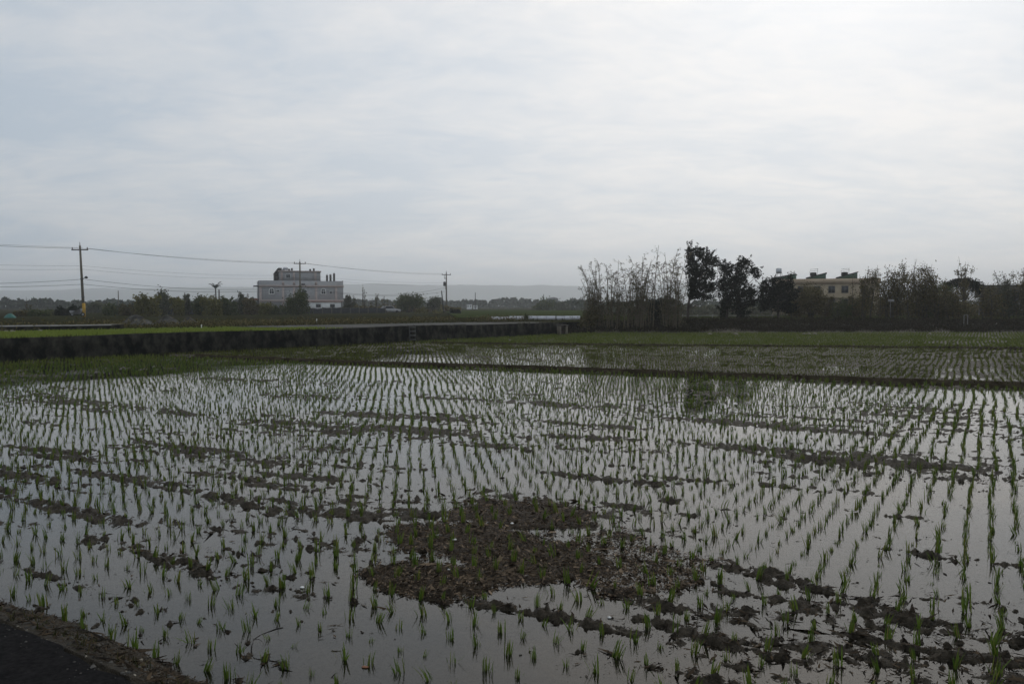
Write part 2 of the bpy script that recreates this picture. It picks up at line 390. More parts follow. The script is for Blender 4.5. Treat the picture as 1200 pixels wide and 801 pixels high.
def sheet(name, pts, z, m, kind='structure', thick=0.0):
    mb = MB(); pts = [(p[0], p[1]) for p in pts]; n = len(pts)
    if sum(pts[i][0]*pts[(i+1) % n][1] - pts[(i+1) % n][0]*pts[i][1] for i in range(n)) < 0: pts = pts[::-1]
    if thick:
        v = [(p[0], p[1], z) for p in pts] + [(p[0], p[1], z - thick) for p in pts]
        t = [(0, i, i + 1) for i in range(1, n - 1)]
        q = [(i, n + i, n + (i + 1) % n, (i + 1) % n) for i in range(n)]
        mb.add(v, q, t)
    else:
        mb.add([(p[0], p[1], z) for p in pts], None, [(0, i, i + 1) for i in range(1, n - 1)])
    return tag(mb.build(name, m), kind=kind)

def wp(t, s): return (W0.x + wd[0]*t + wn[0]*s, W0.y + wd[1]*t + wn[1]*s)
# water: inside the pit
rp0 = (R0.x - rd[0]*4 , R0.y - rd[1]*4)
sheet('water', [(R0.x - rd[0]*30 + rn[0]*.2, R0.y - rd[1]*30 + rn[1]*.2), (R0.x + rd[0]*40 + rn[0]*.2, R0.y + rd[1]*40 + rn[1]*.2), (85, 20), (85, 74.5), wp(WL, .1), wp(-22, .1)], 0.0, M['water'])
# asphalt road on which the camera stands
def rp(t, s): return (R0.x + rd[0]*t + rn[0]*s, R0.y + rd[1]*t + rn[1]*s)
def road():
    mb = MB(); n = 300
    n = 900; t = np.linspace(-40, 45, n); e = .07 * fbm(t * 1.3, t * 0, 3, 4) + .04 * fbm(t * 8, t * 0, 5, 3)
    a = np.stack([R0.x + rd[0]*t + rn[0]*e, R0.y + rd[1]*t + rn[1]*e, np.full(n, .415)], 1)
    c = np.stack([R0.x + rd[0]*t + rn[0]*(e+.02), R0.y + rd[1]*t + rn[1]*(e+.02), np.full(n, .34)], 1)
    b = np.stack([R0.x + rd[0]*t - rn[0]*6, R0.y + rd[1]*t - rn[1]*6, np.full(n, .415)], 1)
    i = np.arange(n - 1)
    mb.add(np.concatenate([b, a, c]), np.concatenate([np.stack([i, i+1, n+i+1, n+i], 1)[:, ::-1], np.stack([n+i, n+i+1, 2*n+i+1, 2*n+i], 1)[:, ::-1]]))
    tag(mb.build('road', M['asphalt']), kind='structure')
road()
def ground():
    nr, na = 210, 360
    r = np.concatenate([[0.0], np.geomspace(1.5, 7500, nr - 1)])
    th = np.linspace(0, 2 * math.pi, na, endpoint=False)
    X = r[:, None] * np.sin(th); Y = r[:, None] * np.cos(th)
    s = road_s(X, Y); ws = wall_s(X, Y)
    z = np.full(X.shape, .88) + .10 * fbm(X * .05, Y * .05, 2, 3) * (r[:, None] > 60)
    z = np.where(s < .2, .30, z)
    pit = (s > -.3) & (ws < 4.5) & (Y < 77.5) & (X < 84) & (X > -84)
    z = np.where(pit, -.6, z)
    z = np.where((Y >= 77.5) & (Y < 84) & (ws < 3), .66, z)
    v = np.stack([X, Y, z], -1).reshape(-1, 3)
    i = np.arange(nr - 1)[:, None] * na; j = np.arange(na)[None]; j2 = (j + 1) % na
    q = np.stack([i + j, i + na + j, i + na + j2, i + j2], -1).reshape(-1, 4)
    mb = MB(); mb.add(v, q)
    tag(mb.build('ground', M['ground']), kind='structure')
ground()

# dikes
def dike(L, h, w, seed):
    pts = np.array([(p.x, p.y) for p in L]); n = 500
    cum = np.concatenate([[0], np.cumsum(np.hypot(*np.diff(pts, axis=0).T))])
    t = np.linspace(0, cum[-1], n); x = np.interp(t, cum, pts[:, 0]); y = np.interp(t, cum, pts[:, 1])
    dx = np.gradient(x); dy = np.gradient(y); l = np.hypot(dx, dy); nx, ny = -dy / l, dx / l
    off = .10 * fbm(t * .35, t * 0, seed, 3)
    prof = [(-1, -.12), (-.75, .35), (-.4, .9), (0, 1.0), (.4, .92), (.75, .4), (1, -.12)]
    vs = []
    for k, (a, b) in enumerate(prof):
        ww = w * a * (1 + .25 * fbm(t * .9, t * 0 + k, seed + 3, 3)) + off
        hh = h * b * (1 + .35 * fbm(t * 1.1, t * 0 + 5 * k, seed + 9, 4))
        vs.append(np.stack([x + nx * ww, y + ny * ww, hh], 1))
    m = len(prof); i = np.arange(n - 1)
    q = np.concatenate([np.stack([k*n+i, k*n+i+1, (k+1)*n+i+1, (k+1)*n+i], 1) for k in range(m - 1)])
    mb = MB(); mb.add(np.concatenate(vs), q)
    return tag(mb.build('earth_dike', M['dike'], smooth=True), kind='structure')
dike(D1, .12, .28, 31)
dike(D2, .11, .26, 51)

# retaining wall
WH = 1.0
def wall():
    n = 260; t = np.linspace(-30, WL, n)
    z1 = WH + .06 * fbm(t * .12, t * 0, 4, 3) + .015 * fbm(t * 2, t * 0, 8, 2)
    def row(s, z): return np.stack([W0.x + wd[0]*t + wn[0]*s, W0.y + wd[1]*t + wn[1]*s, z], 1)
    jit = .02 * fbm(t * 1.5, t * 0 + 3, 8, 3)
    rows = [row(0 + jit, np.full(n, -.2)), row(.03 + jit, z1 * .5), row(.07 + jit, z1 - .02), row(.10, z1), row(.33, z1), row(.35, np.full(n, .1))]
    i = np.arange(n - 1)
    mb = MB(); mb.add(np.concatenate(rows), np.concatenate([np.stack([k*n+i+1, k*n+i, (k+1)*n+i, (k+1)*n+i+1], 1) for k in range(5)]))
    e = [r[-1] for r in rows]; mb.add(e, None, [(0, k, k + 1) for k in range(1, 5)])
    o = mb.build('retaining_wall', M['oldwall'])
    tag(o, 'long stained dark concrete retaining wall holding up the terrace above the flooded paddy', 'wall')
wall()
# terrace strip behind the wall: nursery on the near part, bare wet paddy further on
TS = 31.0
ZT = .965
sheet('terrace', [wp(-30, .30), wp(TS*.62, .30), wp(TS*.62, 12.5), wp(-30, 12.5)], ZT - .02, mat('nursery_soil', (.07,.095,.02), (.10,.12,.03), 1.2, 1, spec=0))
sheet('wet_paddy', [wp(TS*.62 - 1, .30), wp(WL, .30), wp(WL - 1, 3.0), wp(WL - 6, 7.0), wp(TS*.62 - 1, 10.2)], ZT, M['wetsoil'])
sheet('soil_terrace', [wp(10, 9), wp(WL + 8, 1.0), wp(WL + 30, 6.0), wp(WL + 30, 22), wp(10, 26)], ZT - .045, M['ground'])

# ------------------------------------------------------------------ rice
def blade_block(c, nb, H, rng, spread, w, segs, droop=.35):
    """c (N,3) bases; nb blades each. returns verts, quads, tris"""
    N = len(c) * nb
    base = np.repeat(c, nb, 0) + np.concatenate([rng.normal(0, .012, (N, 2)), np.zeros((N, 1))], 1)
    hh = np.repeat(H, nb) * rng.uniform(.55, 1.1, N)
    lean = np.repeat(rng.normal(0, .13, (len(c), 2)), nb, 0)
    az = rng.uniform(0, 2 * math.pi, N); tilt = np.abs(rng.normal(0, spread, N))
    side = np.stack([-np.sin(az + rng.normal(0, .5, N)), np.cos(az), np.zeros(N)], 1)
    out = np.stack([np.cos(az), np.sin(az), np.zeros(N)], 1)
    ws = w * rng.uniform(.7, 1.3, N)
    rows = []
    for k in range(segs + 1):
        t = k / segs
        r = hh * (np.sin(tilt) * t + droop * tilt * t * t); z = hh * t * (np.cos(tilt) - .25 * tilt * t)
        p = base + out * r[:, None]; p[:, 2] += z; p[:, :2] += lean * (hh * t * (.5 + .5 * t))[:, None]
        ww = (ws * (1 - t) ** .7 * (.75 + .5 * t))[:, None]
        if k < segs: rows += [p - side * ww, p + side * ww]
        else: rows += [p]
    V = np.stack(rows, 1); m = V.shape[1]
    o = np.arange(N)[:, None] * m
    q = [np.concatenate([o + 2*k, o + 2*k + 1, o + 2*k + 3, o + 2*k + 2], 1) for k in range(segs - 1)]
    t = np.concatenate([o + 2*(segs-1), o + 2*(segs-1) + 1, o + 2*segs], 1)
    return V.reshape(-1, 3), (np.concatenate(q) if q else None), t

def lattice():
    As = np.array([.8746, -.4848]); Bs = np.array([.4848, .8746])
    us, vs = np.meshgrid(np.arange(-190, 230) * .22, np.arange(-10, 330) * .30)
    rng = np.random.default_rng(5); u = us.ravel(); v = vs.ravel()
    band = np.floor((v + .8 * fbm(u * .05, v * 0, 83, 2)) / 6.6)                 # one to-and-fro of the planter: a small shift between passes
    uu = u + .30 * fbm(u * .045, v * .11, 81, 3) + .10 * np.sin(band * 2.4) + rng.normal(0, .013, len(u))
    vv = v + .22 * fbm(u * .05, v * .05, 82, 3) + rng.normal(0, .015, len(u))
    return uu[:, None] * As[None] + vv[:, None] * Bs[None]
XY = lattice()
x, y = XY[:, 0], XY[:, 1]
keep = (np.abs(x) < .80 * y + 2.5) & (y > 3.6) & (y < TREE_Y) & (road_s(x, y) > .62) & (wall_s(x, y) < -.25)
d1 = line_d(x, y, D1); d2 = line_d(x, y, D2)
keep &= (np.abs(d1) > .38) & (np.abs(d2) > .32)
rng = np.random.default_rng(3)
keep &= rng.random(len(x)) > .05 + .30 * (fbm(x * .9, y * .9, 71, 3) > .42)
XY = XY[keep]; x, y = XY[:, 0], XY[:, 1]; d1 = d1[keep]; d2 = d2[keep]
hz = mud_h(x, y); wmask = weed_mask(x, y)
inframe = []
cp, sp = math.cos(PITCH), math.sin(PITCH)
fw = y * cp + CAMH * sp; upv = y * sp - CAMH * cp
ix = 600 + F * x / fw; iy = 400.5 - F * upv / fw
inf = (ix > 2) & (ix < 1198) & (iy > 0) & (iy < 806)
order = np.argsort(np.hypot(x, y) + np.where(inf, 0, 1e6))
near = order[:300]; isn = np.zeros(len(x), bool); isn[near] = True
# individual seedlings
VAR = []
for k in range(14):
    r = np.random.default_rng(100 + k)
    mb = MB(); V, Q, T = blade_block(np.zeros((1, 3)), int(r.integers(10, 17)), np.array([r.uniform(.12, .165)]), r, r.uniform(.10, .24), .0060, 4)
    mb.add(V, Q, T); VAR.append(mb.mesh('rice_seedling')); VAR[-1].materials.append(M['rice'])
for n, i in enumerate(near):
    o = bpy.data.objects.new('rice_seedling', VAR[int(rng.integers(14))]); COL.objects.link(o)
    o.location = (x[i], y[i], max(hz[i], -.04) - .004); o.rotation_euler = (rng.normal(0, .12), rng.normal(0, .12), rng.uniform(0, 6.28))
    s = float(np.clip(rng.normal(.93, .15), .5, 1.12)); o.scale = (s, s, s * rng.uniform(.9, 1.1))
    if wmask[i] > .4: lab, g = 'young green rice seedling poking up through the brown mat of dead weeds', 'rice seedlings in the brown weed mat'
    elif hz[i] > .002: lab, g = 'young green rice seedling rooted on a bare ridge of dark mud', 'rice seedlings on the bare mud ridges close to the road'
    else: lab, g = 'young green rice seedling standing in open water close to the road', 'rice seedlings in open water close to the road'
    tag(o, lab, 'rice seedling', g)
# the rest of the crop
rest = ~isn
def crop(mask, nb, H, w, spread, segs, m, name, seed):
    r = np.random.default_rng(seed); k = np.where(mask)[0]
    c = np.stack([x[k], y[k], np.clip(hz[k], -.035, .08)], 1)
    V, Q, T = blade_block(c, nb, H * np.clip(r.normal(1, .2, len(k)), .45, 1.22), r, spread, w, segs)
    mb = MB(); mb.add(V, Q, T); return tag(mb.build(name, m), kind='stuff')
f1 = d1 < 0
weedy = ((wall_s(x, y) > -3.2 + 2.6 * fbm(x * .3, y * .3, 8, 3) + rng.normal(0, .9, len(x))) & f1)
crop(rest & f1 & (y < 14) & ~weedy, 11, .138, .0058, .19, 3, M['rice'], 'paddy_crop', 1)
crop(rest & f1 & (y >= 14) & ~weedy, 8, .138, .0080, .20, 2, M['rice'], 'paddy_crop', 2)
crop(rest & f1 & weedy, 8, .19, .013, .40, 2, M['rice_dense'], 'paddy_crop', 3)
crop(rest & (d1 > 0) & (d2 < 0), 5, .15, .0105, .27, 2, M['rice_far'], 'paddy_crop', 4)
crop(rest & (d2 > 0), 6, .185, .015, .34, 2, M['rice_dense'], 'paddy_crop', 5)

# dense nursery grass on the terrace
def tufts(name, pts, z, H, nb, w, m, seed, spread=.3, segs=2, jit=.0):
    r = np.random.default_rng(seed); pts = np.asarray(pts)
    c = np.concatenate([pts, np.full((len(pts), 1), z) if np.isscalar(z) else np.asarray(z)[:, None]], 1)
    V, Q, T = blade_block(c, nb, H * r.uniform(.6, 1.3, len(c)), r, spread, w, segs)
    mb = MB(); mb.add(V, Q, T); return tag(mb.build(name, m), kind='stuff')
n = 14000
tt = RNG.uniform(-12, TS*.62, n); ss = RNG.uniform(.6, 9.2, n)
k = ss < 9.2 - 6.5 * np.clip((tt - 8) / 12, 0, 1)
tufts('nursery_grass', [wp(a, b) for a, b in zip(tt[k], ss[k])], ZT - .02, .13, 3, .018, M['nursery'], 21)
n = 5000                                                           # rough grass on the back edge of the strip and on the soil terrace
tt = RNG.uniform(-20, WL + 10, n); ss = RNG.uniform(11, 26, n) - np.clip(tt, 0, 60) * .11
tufts('verge_grass', [wp(a, b) for a, b in zip(tt, ss)], .9, .22, 4, .03, M['verge'], 22, .6)
# weeds at the wall foot and on the dikes
n = 1300; tt = RNG.uniform(-18, WL, n)
tufts('wall_foot_grass', [wp(a, -abs(RNG.normal(0, .25)) - .05) for a in tt], 0.0, .16, 4, .012, M['verge'], 23, .4)
pts = []
for L in (D1, D2):
    P_ = np.array([(p.x, p.y) for p in L]); k = RNG.uniform(0, len(P_) - 1, 900); i = k.astype(int); f = (k - i)[:, None]
    pts.append(P_[i] * (1 - f) + P_[i + 1] * f + np.stack([RNG.normal(0, .12, 900), RNG.normal(0, .12, 900)], 1))
tufts('dike_grass', np.concatenate(pts), .10, .10, 3, .010, M['verge'], 24, .5)
# grass on the tree bank
n = 22000; xx = RNG.uniform(0, 75, n); yy = TREE_Y + RNG.uniform(-.6, 2.2, n)
tufts('bank_grass', np.stack([xx, yy], 1), np.clip(mud_h(xx, yy), 0, 1) - .02, .26, 3, .022, M['brush'], 25, .5)

n = 1500; tt = RNG.uniform(-18, WL, n); kk = fbm(tt * .4, tt * 0, 19, 3) > -.1
tufts('wall_top_grass', [wp(a, .12 + abs(b)) for a, b in zip(tt[kk], RNG.normal(0, .15, kk.sum()))], .96, .13, 4, .012, M['verge'], 26, .9)
# litter on the mud: straw bits and clods; weed mat flakes
def flakes(name, xy, z, L, asp, m, seed, flat=.25):
    r = np.random.default_rng(seed); n = len(xy)
    az = r.uniform(0, 2 * math.pi, n); ti = r.normal(0, flat, n)
    a = np.stack([np.cos(az) * np.cos(ti), np.sin(az) * np.cos(ti), np.sin(ti)], 1); t2 = r.normal(0, flat * 1.6, n)
    b = np.stack([-np.sin(az) * np.cos(t2), np.cos(az) * np.cos(t2), np.sin(t2)], 1)
    l = L * np.exp(r.normal(0, .60, n))[:, None]; w = l * asp
    c = np.concatenate([xy, (z + np.abs(r.normal(0, .006, n)))[:, None]], 1)
    v = np.stack([c - a*l, c + b*w, c + a*l, c - b*w], 1).reshape(-1, 3)
    mb = MB(); mb.add(v, np.arange(n*4).reshape(n, 4)); return tag(mb.build(name, m), kind='stuff')
def scatter(n, dmin, dmax, seed):
    r = np.random.default_rng(seed); d = 1 / r.uniform(1/dmax, 1/dmin, n); l = r.uniform(-.8, .8, n)
    return np.stack([d * l, d], 1)
xy = scatter(260000, 5.5, 12, 31); w = weed_mask(xy[:, 0], xy[:, 1]); r_ = np.random.default_rng(8)
k = w * r_.uniform(.5, 1, len(w)) > .30; xy = xy[k]
flakes('weed_mat', xy, np.maximum(mud_h(xy[:, 0], xy[:, 1]), 0) + .004, .0105, .32, M['weedmat'], 32, .35)
xy = scatter(130000, 4.2, 26, 33); h = mud_h(xy[:, 0], xy[:, 1]); s = road_s(xy[:, 0], xy[:, 1])
k = (h > -.010) & (s > .03) & (r_.random(len(h)) < .42); xy = xy[k]; h = np.maximum(h[k], 0)
flakes('straw_litter', xy, h + .003, .020, .16, M['litter'], 34, .2)

xy = scatter(9000, 4.3, 18, 35); h = mud_h(xy[:, 0], xy[:, 1]); k = (h < -.004) & (fbm(xy[:, 0] * .9, xy[:, 1] * .9, 36, 3) > .05); xy = xy[k]
flakes('floating_litter', xy, np.full(len(xy), .002), .008, .35, M['litter'], 37, .03)
# clods: rounded lumps of mud standing out of the water and on the ridges and road bank
def clods(xy, z, size, m, name, seed):
    r = np.random.default_rng(seed); n = len(xy)
    oct_ = np.array([(1,0,0),(.5,.87,0),(-.5,.87,0),(-1,0,0),(-.5,-.87,0),(.5,-.87,0),(.45,.3,.62),(-.45,.35,.7),(-.1,-.5,.6)])
    tr = np.array([(0,1,6),(1,2,7),(1,7,6),(2,3,7),(3,4,8),(3,8,7),(4,5,8),(5,0,6),(5,6,8),(6,7,8)])
    s = size * np.exp(r.normal(0, .5, n))
    v = oct_[None] * s[:, None, None] * (1 + r.normal(0, .22, (n, 9, 1))) * np.stack([np.ones(n), r.uniform(.6, 1, n), r.uniform(.5, 1.1, n)], 1)[:, None]
    az = r.uniform(0, 6.28, n); c, sn = np.cos(az)[:, None], np.sin(az)[:, None]
    v = np.stack([v[..., 0]*c - v[..., 1]*sn, v[..., 0]*sn + v[..., 1]*c, v[..., 2]], -1)
    v = v + np.concatenate([xy, z[:, None]], 1)[:, None]
    mb = MB(); mb.add(v.reshape(-1, 3), None, (tr[None] + np.arange(n)[:, None, None]*9).reshape(-1, 3))
    return tag(mb.build(name, m), kind='stuff')
xy = scatter(230000, 4.4, 30, 41); h = mud_h(xy[:, 0], xy[:, 1]); s = road_s(xy[:, 0], xy[:, 1])
k = (s > .05) & (((h > -.016) & (r_.random(len(h)) < .55)) | (r_.random(len(h)) < .012)); xy = xy[k]; h = h[k]
clods(xy, np.maximum(h, -.004) - .001, .0040, M['clod'], 'mud_clods', 42)
n = 2600; tt = RNG.uniform(-6, 9, n); ss = np.abs(RNG.normal(.12, .22, n))
xy = np.array([rp(a, b) for a, b in zip(tt, ss)]); h = mud_h(xy[:, 0], xy[:, 1])
clods(xy[:2200], h[:2200] - .002, .010, M['soil'], 'bank_rubble', 43)
clods(xy[2200:], h[2200:] - .002, .006, M['stone'], 'bank_gravel', 44)
n = 900; tt = RNG.uniform(-6, 9, n); ss = -np.abs(RNG.normal(0, .16, n))
xy = np.array([rp(a, b) for a, b in zip(tt, ss)]); clods(xy, np.full(n, .416), .004, M['soil'], 'road_grit', 46)
n = 260; tt = RNG.uniform(-5, 8, n)
xy = np.array([rp(a, abs(RNG.normal(.12, .18)) + .03) for a in tt]); tufts('bank_weeds', xy, mud_h(xy[:, 0], xy[:, 1]), .07, 5, .004, M['verge'], 45, .7, 3)

# single small things lying in the paddy
def lump(name, px, py, z, s, m, label, cat, group=None, flat=.6, seed=0):
    c = G(px, py, z); r = np.random.default_rng(seed)
    mb = MB(); prof = [(0.02, -.3), (.8, -.15), (1, .15), (.75, .5), (.35, .75), (.02, .8)]
    mb.lathe([(a * s, b * s * flat) for a, b in prof], 9)
    v = np.concatenate(mb.v); v *= 1 + r.normal(0, .12, (len(v), 1)); v[:, 0] *= 1.25; mb.v = [v]
    o = mb.build(name, m, None, (c.x, c.y, c.z), smooth=True); o.rotation_euler.z = r.uniform(0, 6)
    return tag(o, label, cat, group)
g = 'white snail shells lying on the mud'
def mz(px, py): p = G(px, py); return max(0.0, float(mud_h(np.array([p.x]), np.array([p.y]))[0])) + .004
for k, (px, py, s, lab) in enumerate([
    (600, 613, .017, 'white snail shell on the mud channel that cuts the brown weed mat'),
    (533, 632, .018, 'white snail shell on the brown weed mat, the farthest along its ragged road side'),
    (483, 674, .015, 'white snail shell on the lowest lobe of the brown weed mat'),
    (526, 667, .012, 'small pale snail shell in the wet gap between two lobes of weed mat'),
    (714, 723, .015, 'white snail shell on a weedy mud ridge nearer the road than the weed mat'),
    (354, 688, .018, 'white snail shell on the bare mud ridge beside two dark clods')]):
    lump('snail_shell', px, py, mz(px, py), s, M['shell'], lab, 'shell', g, .8, k)
lump('pebble', 246, 676, mz(246, 676), .016, M['stone'], 'pale brown pebble on the long mud ridge near the road', 'stone', None, .7, 9)
lump('dead_leaf', 428, 781, mz(428, 781), .02, M['leaf_litter'], 'orange brown dead leaf lying at the foot of a rice seedling', 'leaf', None, .25, 10)
c = G(294, 762)
mb = MB(); b_ = [(0, 0, -.03), (.003, .01, .03), (.012, .03, .065), (.05, .06, .085), (.10, .075, .10), (.15, .09, .115), (.19, .10, .118)]
mb.tube(b_, [.004, .004, .0035, .003, .004, .005, .0045], 6); mb.tube([(.012, .03, .065), (.05, .02, .07), (.08, .0, .06)], [.003, .002, .0015], 4)
tag(mb.build('twig', M['twig'], None, c), 'bent dark twig sticking up out of the open water near the road', 'twig')

# ------------------------------------------------------------------ vegetation builders
def bezier(p0, p1, bend, n=6):
    t = np.linspace(0, 1, n)[:, None]; p0 = np.asarray(p0, float); p1 = np.asarray(p1, float)
    return p0 * (1 - t) + p1 * t + np.asarray(bend) * (t * (1 - t) * 4)
def veg(style, name, label, px, ytop, ybase, w, d, leafm, seed, cat='tree', group=None, bark=None, dens=1.0, leaf=None, zmin=None):
    rng = np.random.default_rng(seed)
    base = P(px, ybase, d); s = d / F; H = (ybase - ytop) * s; W = w * s
    root = empty(name, base); tag(root, label, cat, group)
    tr = MB(); cr = MB(); lf = leaf or max(.05, d * .00105)
    bark = bark or M['bark']; n_px = w * (ybase - ytop)
    if style == 'bush':
        K = int(9 + 8 * rng.random()); cs = []
        for k in range(K):
            a = rng.uniform(0, 6.28); r = math.sqrt(rng.random()) * .36 * W; z = H * rng.uniform(.28, .86)
            r *= math.sqrt(max(.15, 1 - ((z / H - .5) / .52) ** 2))
            cs.append((r * math.cos(a), r * math.sin(a), z, rng.uniform(.10, .22)))
        for cx, cy, cz, q in cs:
            tr.tube(bezier((rng.normal(0, .04*W), rng.normal(0, .04*W), -.05), (cx, cy, cz), (0, 0, .05*H), 5), np.linspace(.022*W+.02, .006*W, 5), 5)
        N = int(n_px * 4.6 * dens)
        ki = rng.integers(0, K, N); c = np.array(cs)
        p = c[ki, :3] + rng.normal(size=(N, 3)) * (c[ki, 3] * W)[:, None] * np.array([1, 1, .9 * min(1.6, H / W)]) * .78
        p[:, 2] = np.where(p[:, 2] < .03*H, rng.uniform(.03, .4, N) * H, p[:, 2]); cr.leaves(p, lf, rng)
    elif style in ('wispy', 'bare'):
        nst = max(6, int(w * .55)) if style == 'wispy' else 4
        st = []
        for k in range(nst):
            x0 = rng.normal(0, .16*W); x1 = x0 + rng.normal(0, .26*W); hh = H * (rng.uniform(.66, 1.0) if k else 1.0)
            st.append(bezier((x0, rng.normal(0, .16*W), -.05), (np.clip(x1, -.5*W, .5*W), rng.normal(0, .25*W), hh), (rng.normal(0, .05*W), rng.normal(0, .05*W), 0), 8))
            tr.tube(st[-1], np.linspace(max(.03, .00055*d), .0045 + d*.00008, 8), 4)
        for k in range(int(nst * (6 if style == 'wispy' else 9))):
            q = st[rng.integers(nst)]; i = rng.integers(2, 7); L = W * rng.uniform(.10, .28)
            a = rng.uniform(0, 6.28); e = q[i] + np.array([math.cos(a) * L * .6, math.sin(a) * L * .6, L * rng.uniform(.3, 1.1)])
            st.append(bezier(q[i], e, (0, 0, -.06*L), 8)); tr.tube(st[-1][::2], np.linspace(.010 + d*.00004, .003 + d*.00005, 4), 3)
        N = int(n_px * (4.2 if style == 'wispy' else .3) * dens)
        ki = rng.integers(0, len(st), N); t = rng.beta(1.5, 1.15, N) * 6.99
        S = np.array(st); i0 = t.astype(int); f = (t - i0)[:, None]
        p = S[ki, i0] * (1 - f) + S[ki, i0 + 1] * f
        zz = np.clip(p[:, 2] / H, 0, 1)
        p += rng.normal(size=(N, 3)) * ((.11 - .07 * zz) * W)[:, None]
        keepm = rng.random(N) < np.clip(1.45 - zz * 1.15, .2, 1)
        p = p[keepm]; p[:, 2] = np.maximum(p[:, 2], .02); cr.leaves(p, lf, rng, .42, .4)
    elif style == 'plume':
        tr.tube(bezier((0, 0, -.1), (rng.normal(0, .03*W), 0, .9*H), (rng.normal(0, .04*W), 0, 0), 8), np.linspace(.045*W+.04, .02, 8), 7)
        pl = []
        M_ = int(26 + 8 * rng.random())
        for k in range(M_):
            z0 = H * rng.uniform(.16, .80); a = rng.uniform(0, 6.28); R = W * .5 * rng.uniform(.45, 1.05) * math.sqrt(max(.2, 1 - (z0 / H - .35) ** 2 * 2.2))
            e = (math.cos(a) * R, math.sin(a) * R, min(H, z0 + R * rng.uniform(.35, .95)))
            pl.append(bezier((0, 0, z0), e, (0, 0, -.10*R), 8)); tr.tube(pl[-1][::2], np.linspace(.05, .012, 4), 4)
        pl.append(bezier((0, 0, .6*H), (0, 0, H), (0, 0, 0), 8))
        N = int(n_px * 4.2 * dens); S = np.array(pl); ki = rng.integers(0, len(pl), N); t = rng.uniform(.25, 1, N) * 6.99
        i0 = t.astype(int); f = (t - i0)[:, None]; p = S[ki, i0] * (1 - f) + S[ki, i0 + 1] * f
        p += rng.normal(size=(N, 3)) * W * .050 * np.array([1, 1, 1.25]); cr.leaves(p, lf, rng, .35, .6)
    tr.build('trunk', bark, root); cr.build('crown', leafm, root)
    return root

# bamboo clumps on the paddy bank
def bamboo(label, x0, x1, ybase, d, culms, leaf_low, seed):
    rng = np.random.default_rng(seed); base = P((x0 + x1) / 2, ybase, d); s = d / F
    root = tag(empty('bamboo_clump', base), label, 'bamboo', 'bamboo clumps on the paddy bank')
    fo = MB(); br = MB()
    for bx, tx, ty in culms:
        p0 = ((bx - (x0 + x1) / 2) * s, rng.uniform(-.9, .9), -.1); p1 = ((tx - (x0 + x1) / 2) * s, p0[1] + rng.normal(0, .6), (ybase - ty) * s)
        q = bezier(p0, p1, (-(p1[0] - p0[0]) * .22 + rng.normal(0, .05), rng.normal(0, .1), .25), 11)
        if rng.random() < .5: q[-1, 2] -= .15; q[-1, 0] += .22 * np.sign(rng.normal())
        mb = MB(); mb.tube(q, np.linspace(.046, .013, 11), 5); mb.build('culm', M['culm'], root)
        for k in range(int(rng.integers(9, 16))):
            t = rng.uniform(2.5, 9.9); i = int(t); c = q[i] * (1 - t + i) + q[min(i + 1, 10)] * (t - i)
            a = rng.uniform(0, 6.28); L = rng.uniform(.25, .75)
            e = c + np.array([math.cos(a) * L * .75, math.sin(a) * L * .75, L * rng.uniform(.1, .8)])
            bz = bezier(c, e, (0, 0, .06), 4); br.tube(bz, [.012, .010, .008, .006], 3)
            n = int(rng.integers(4, 13) * (1.6 if t < 6 else 1)); f = rng.uniform(.3, 1.1, n)[:, None]
            fo.leaves(c + (e - c) * f + rng.normal(0, .07, (n, 3)), .085, rng, .28)
    # leafier lower part
    n = leaf_low; zz = rng.beta(1.15, 1.6, n) * (3.9 if x1 - x0 < 40 else 2.6)
    fo.leaves(np.stack([rng.uniform((x0 - 600) * s, (x1 - 600) * s, n) - base.x + rng.normal(0, .15, n), rng.normal(0, .7, n), zz], 1), .075, rng, .35)
    br.build('twig_foliage', M['culm'], root); fo.build('foliage', M['bambooleaf'], root)
rb = np.random.default_rng(77)
cul = [(700, 678, 312), (704, 690, 306), (764, 770, 288), (756, 764, 300), (708, 694, 318)]
for k in range(66):
    bx = rb.uniform(688, 762); tx = bx + (bx - 724) * .22 + rb.normal(0, 8); cul.append((bx, np.clip(tx, 680, 768), rb.uniform(296, 340) + 10 * abs((bx - 735) / 40)))
bamboo('wide bamboo clump of bare leaning culms on the bank beside the white panels', 680, 766, 388, 73, cul, 2400, 5)
cul = [(786, 797, 290), (782, 778, 296), (790, 802, 300)]
for k in range(17):
    bx = rb.uniform(776, 798); cul.append((bx, bx + rb.normal(0, 7), rb.uniform(296, 335)))
bamboo('narrow bamboo clump with a leafy base standing close to the tall dark tree', 774, 800, 388, 73.5, cul, 3300, 6)

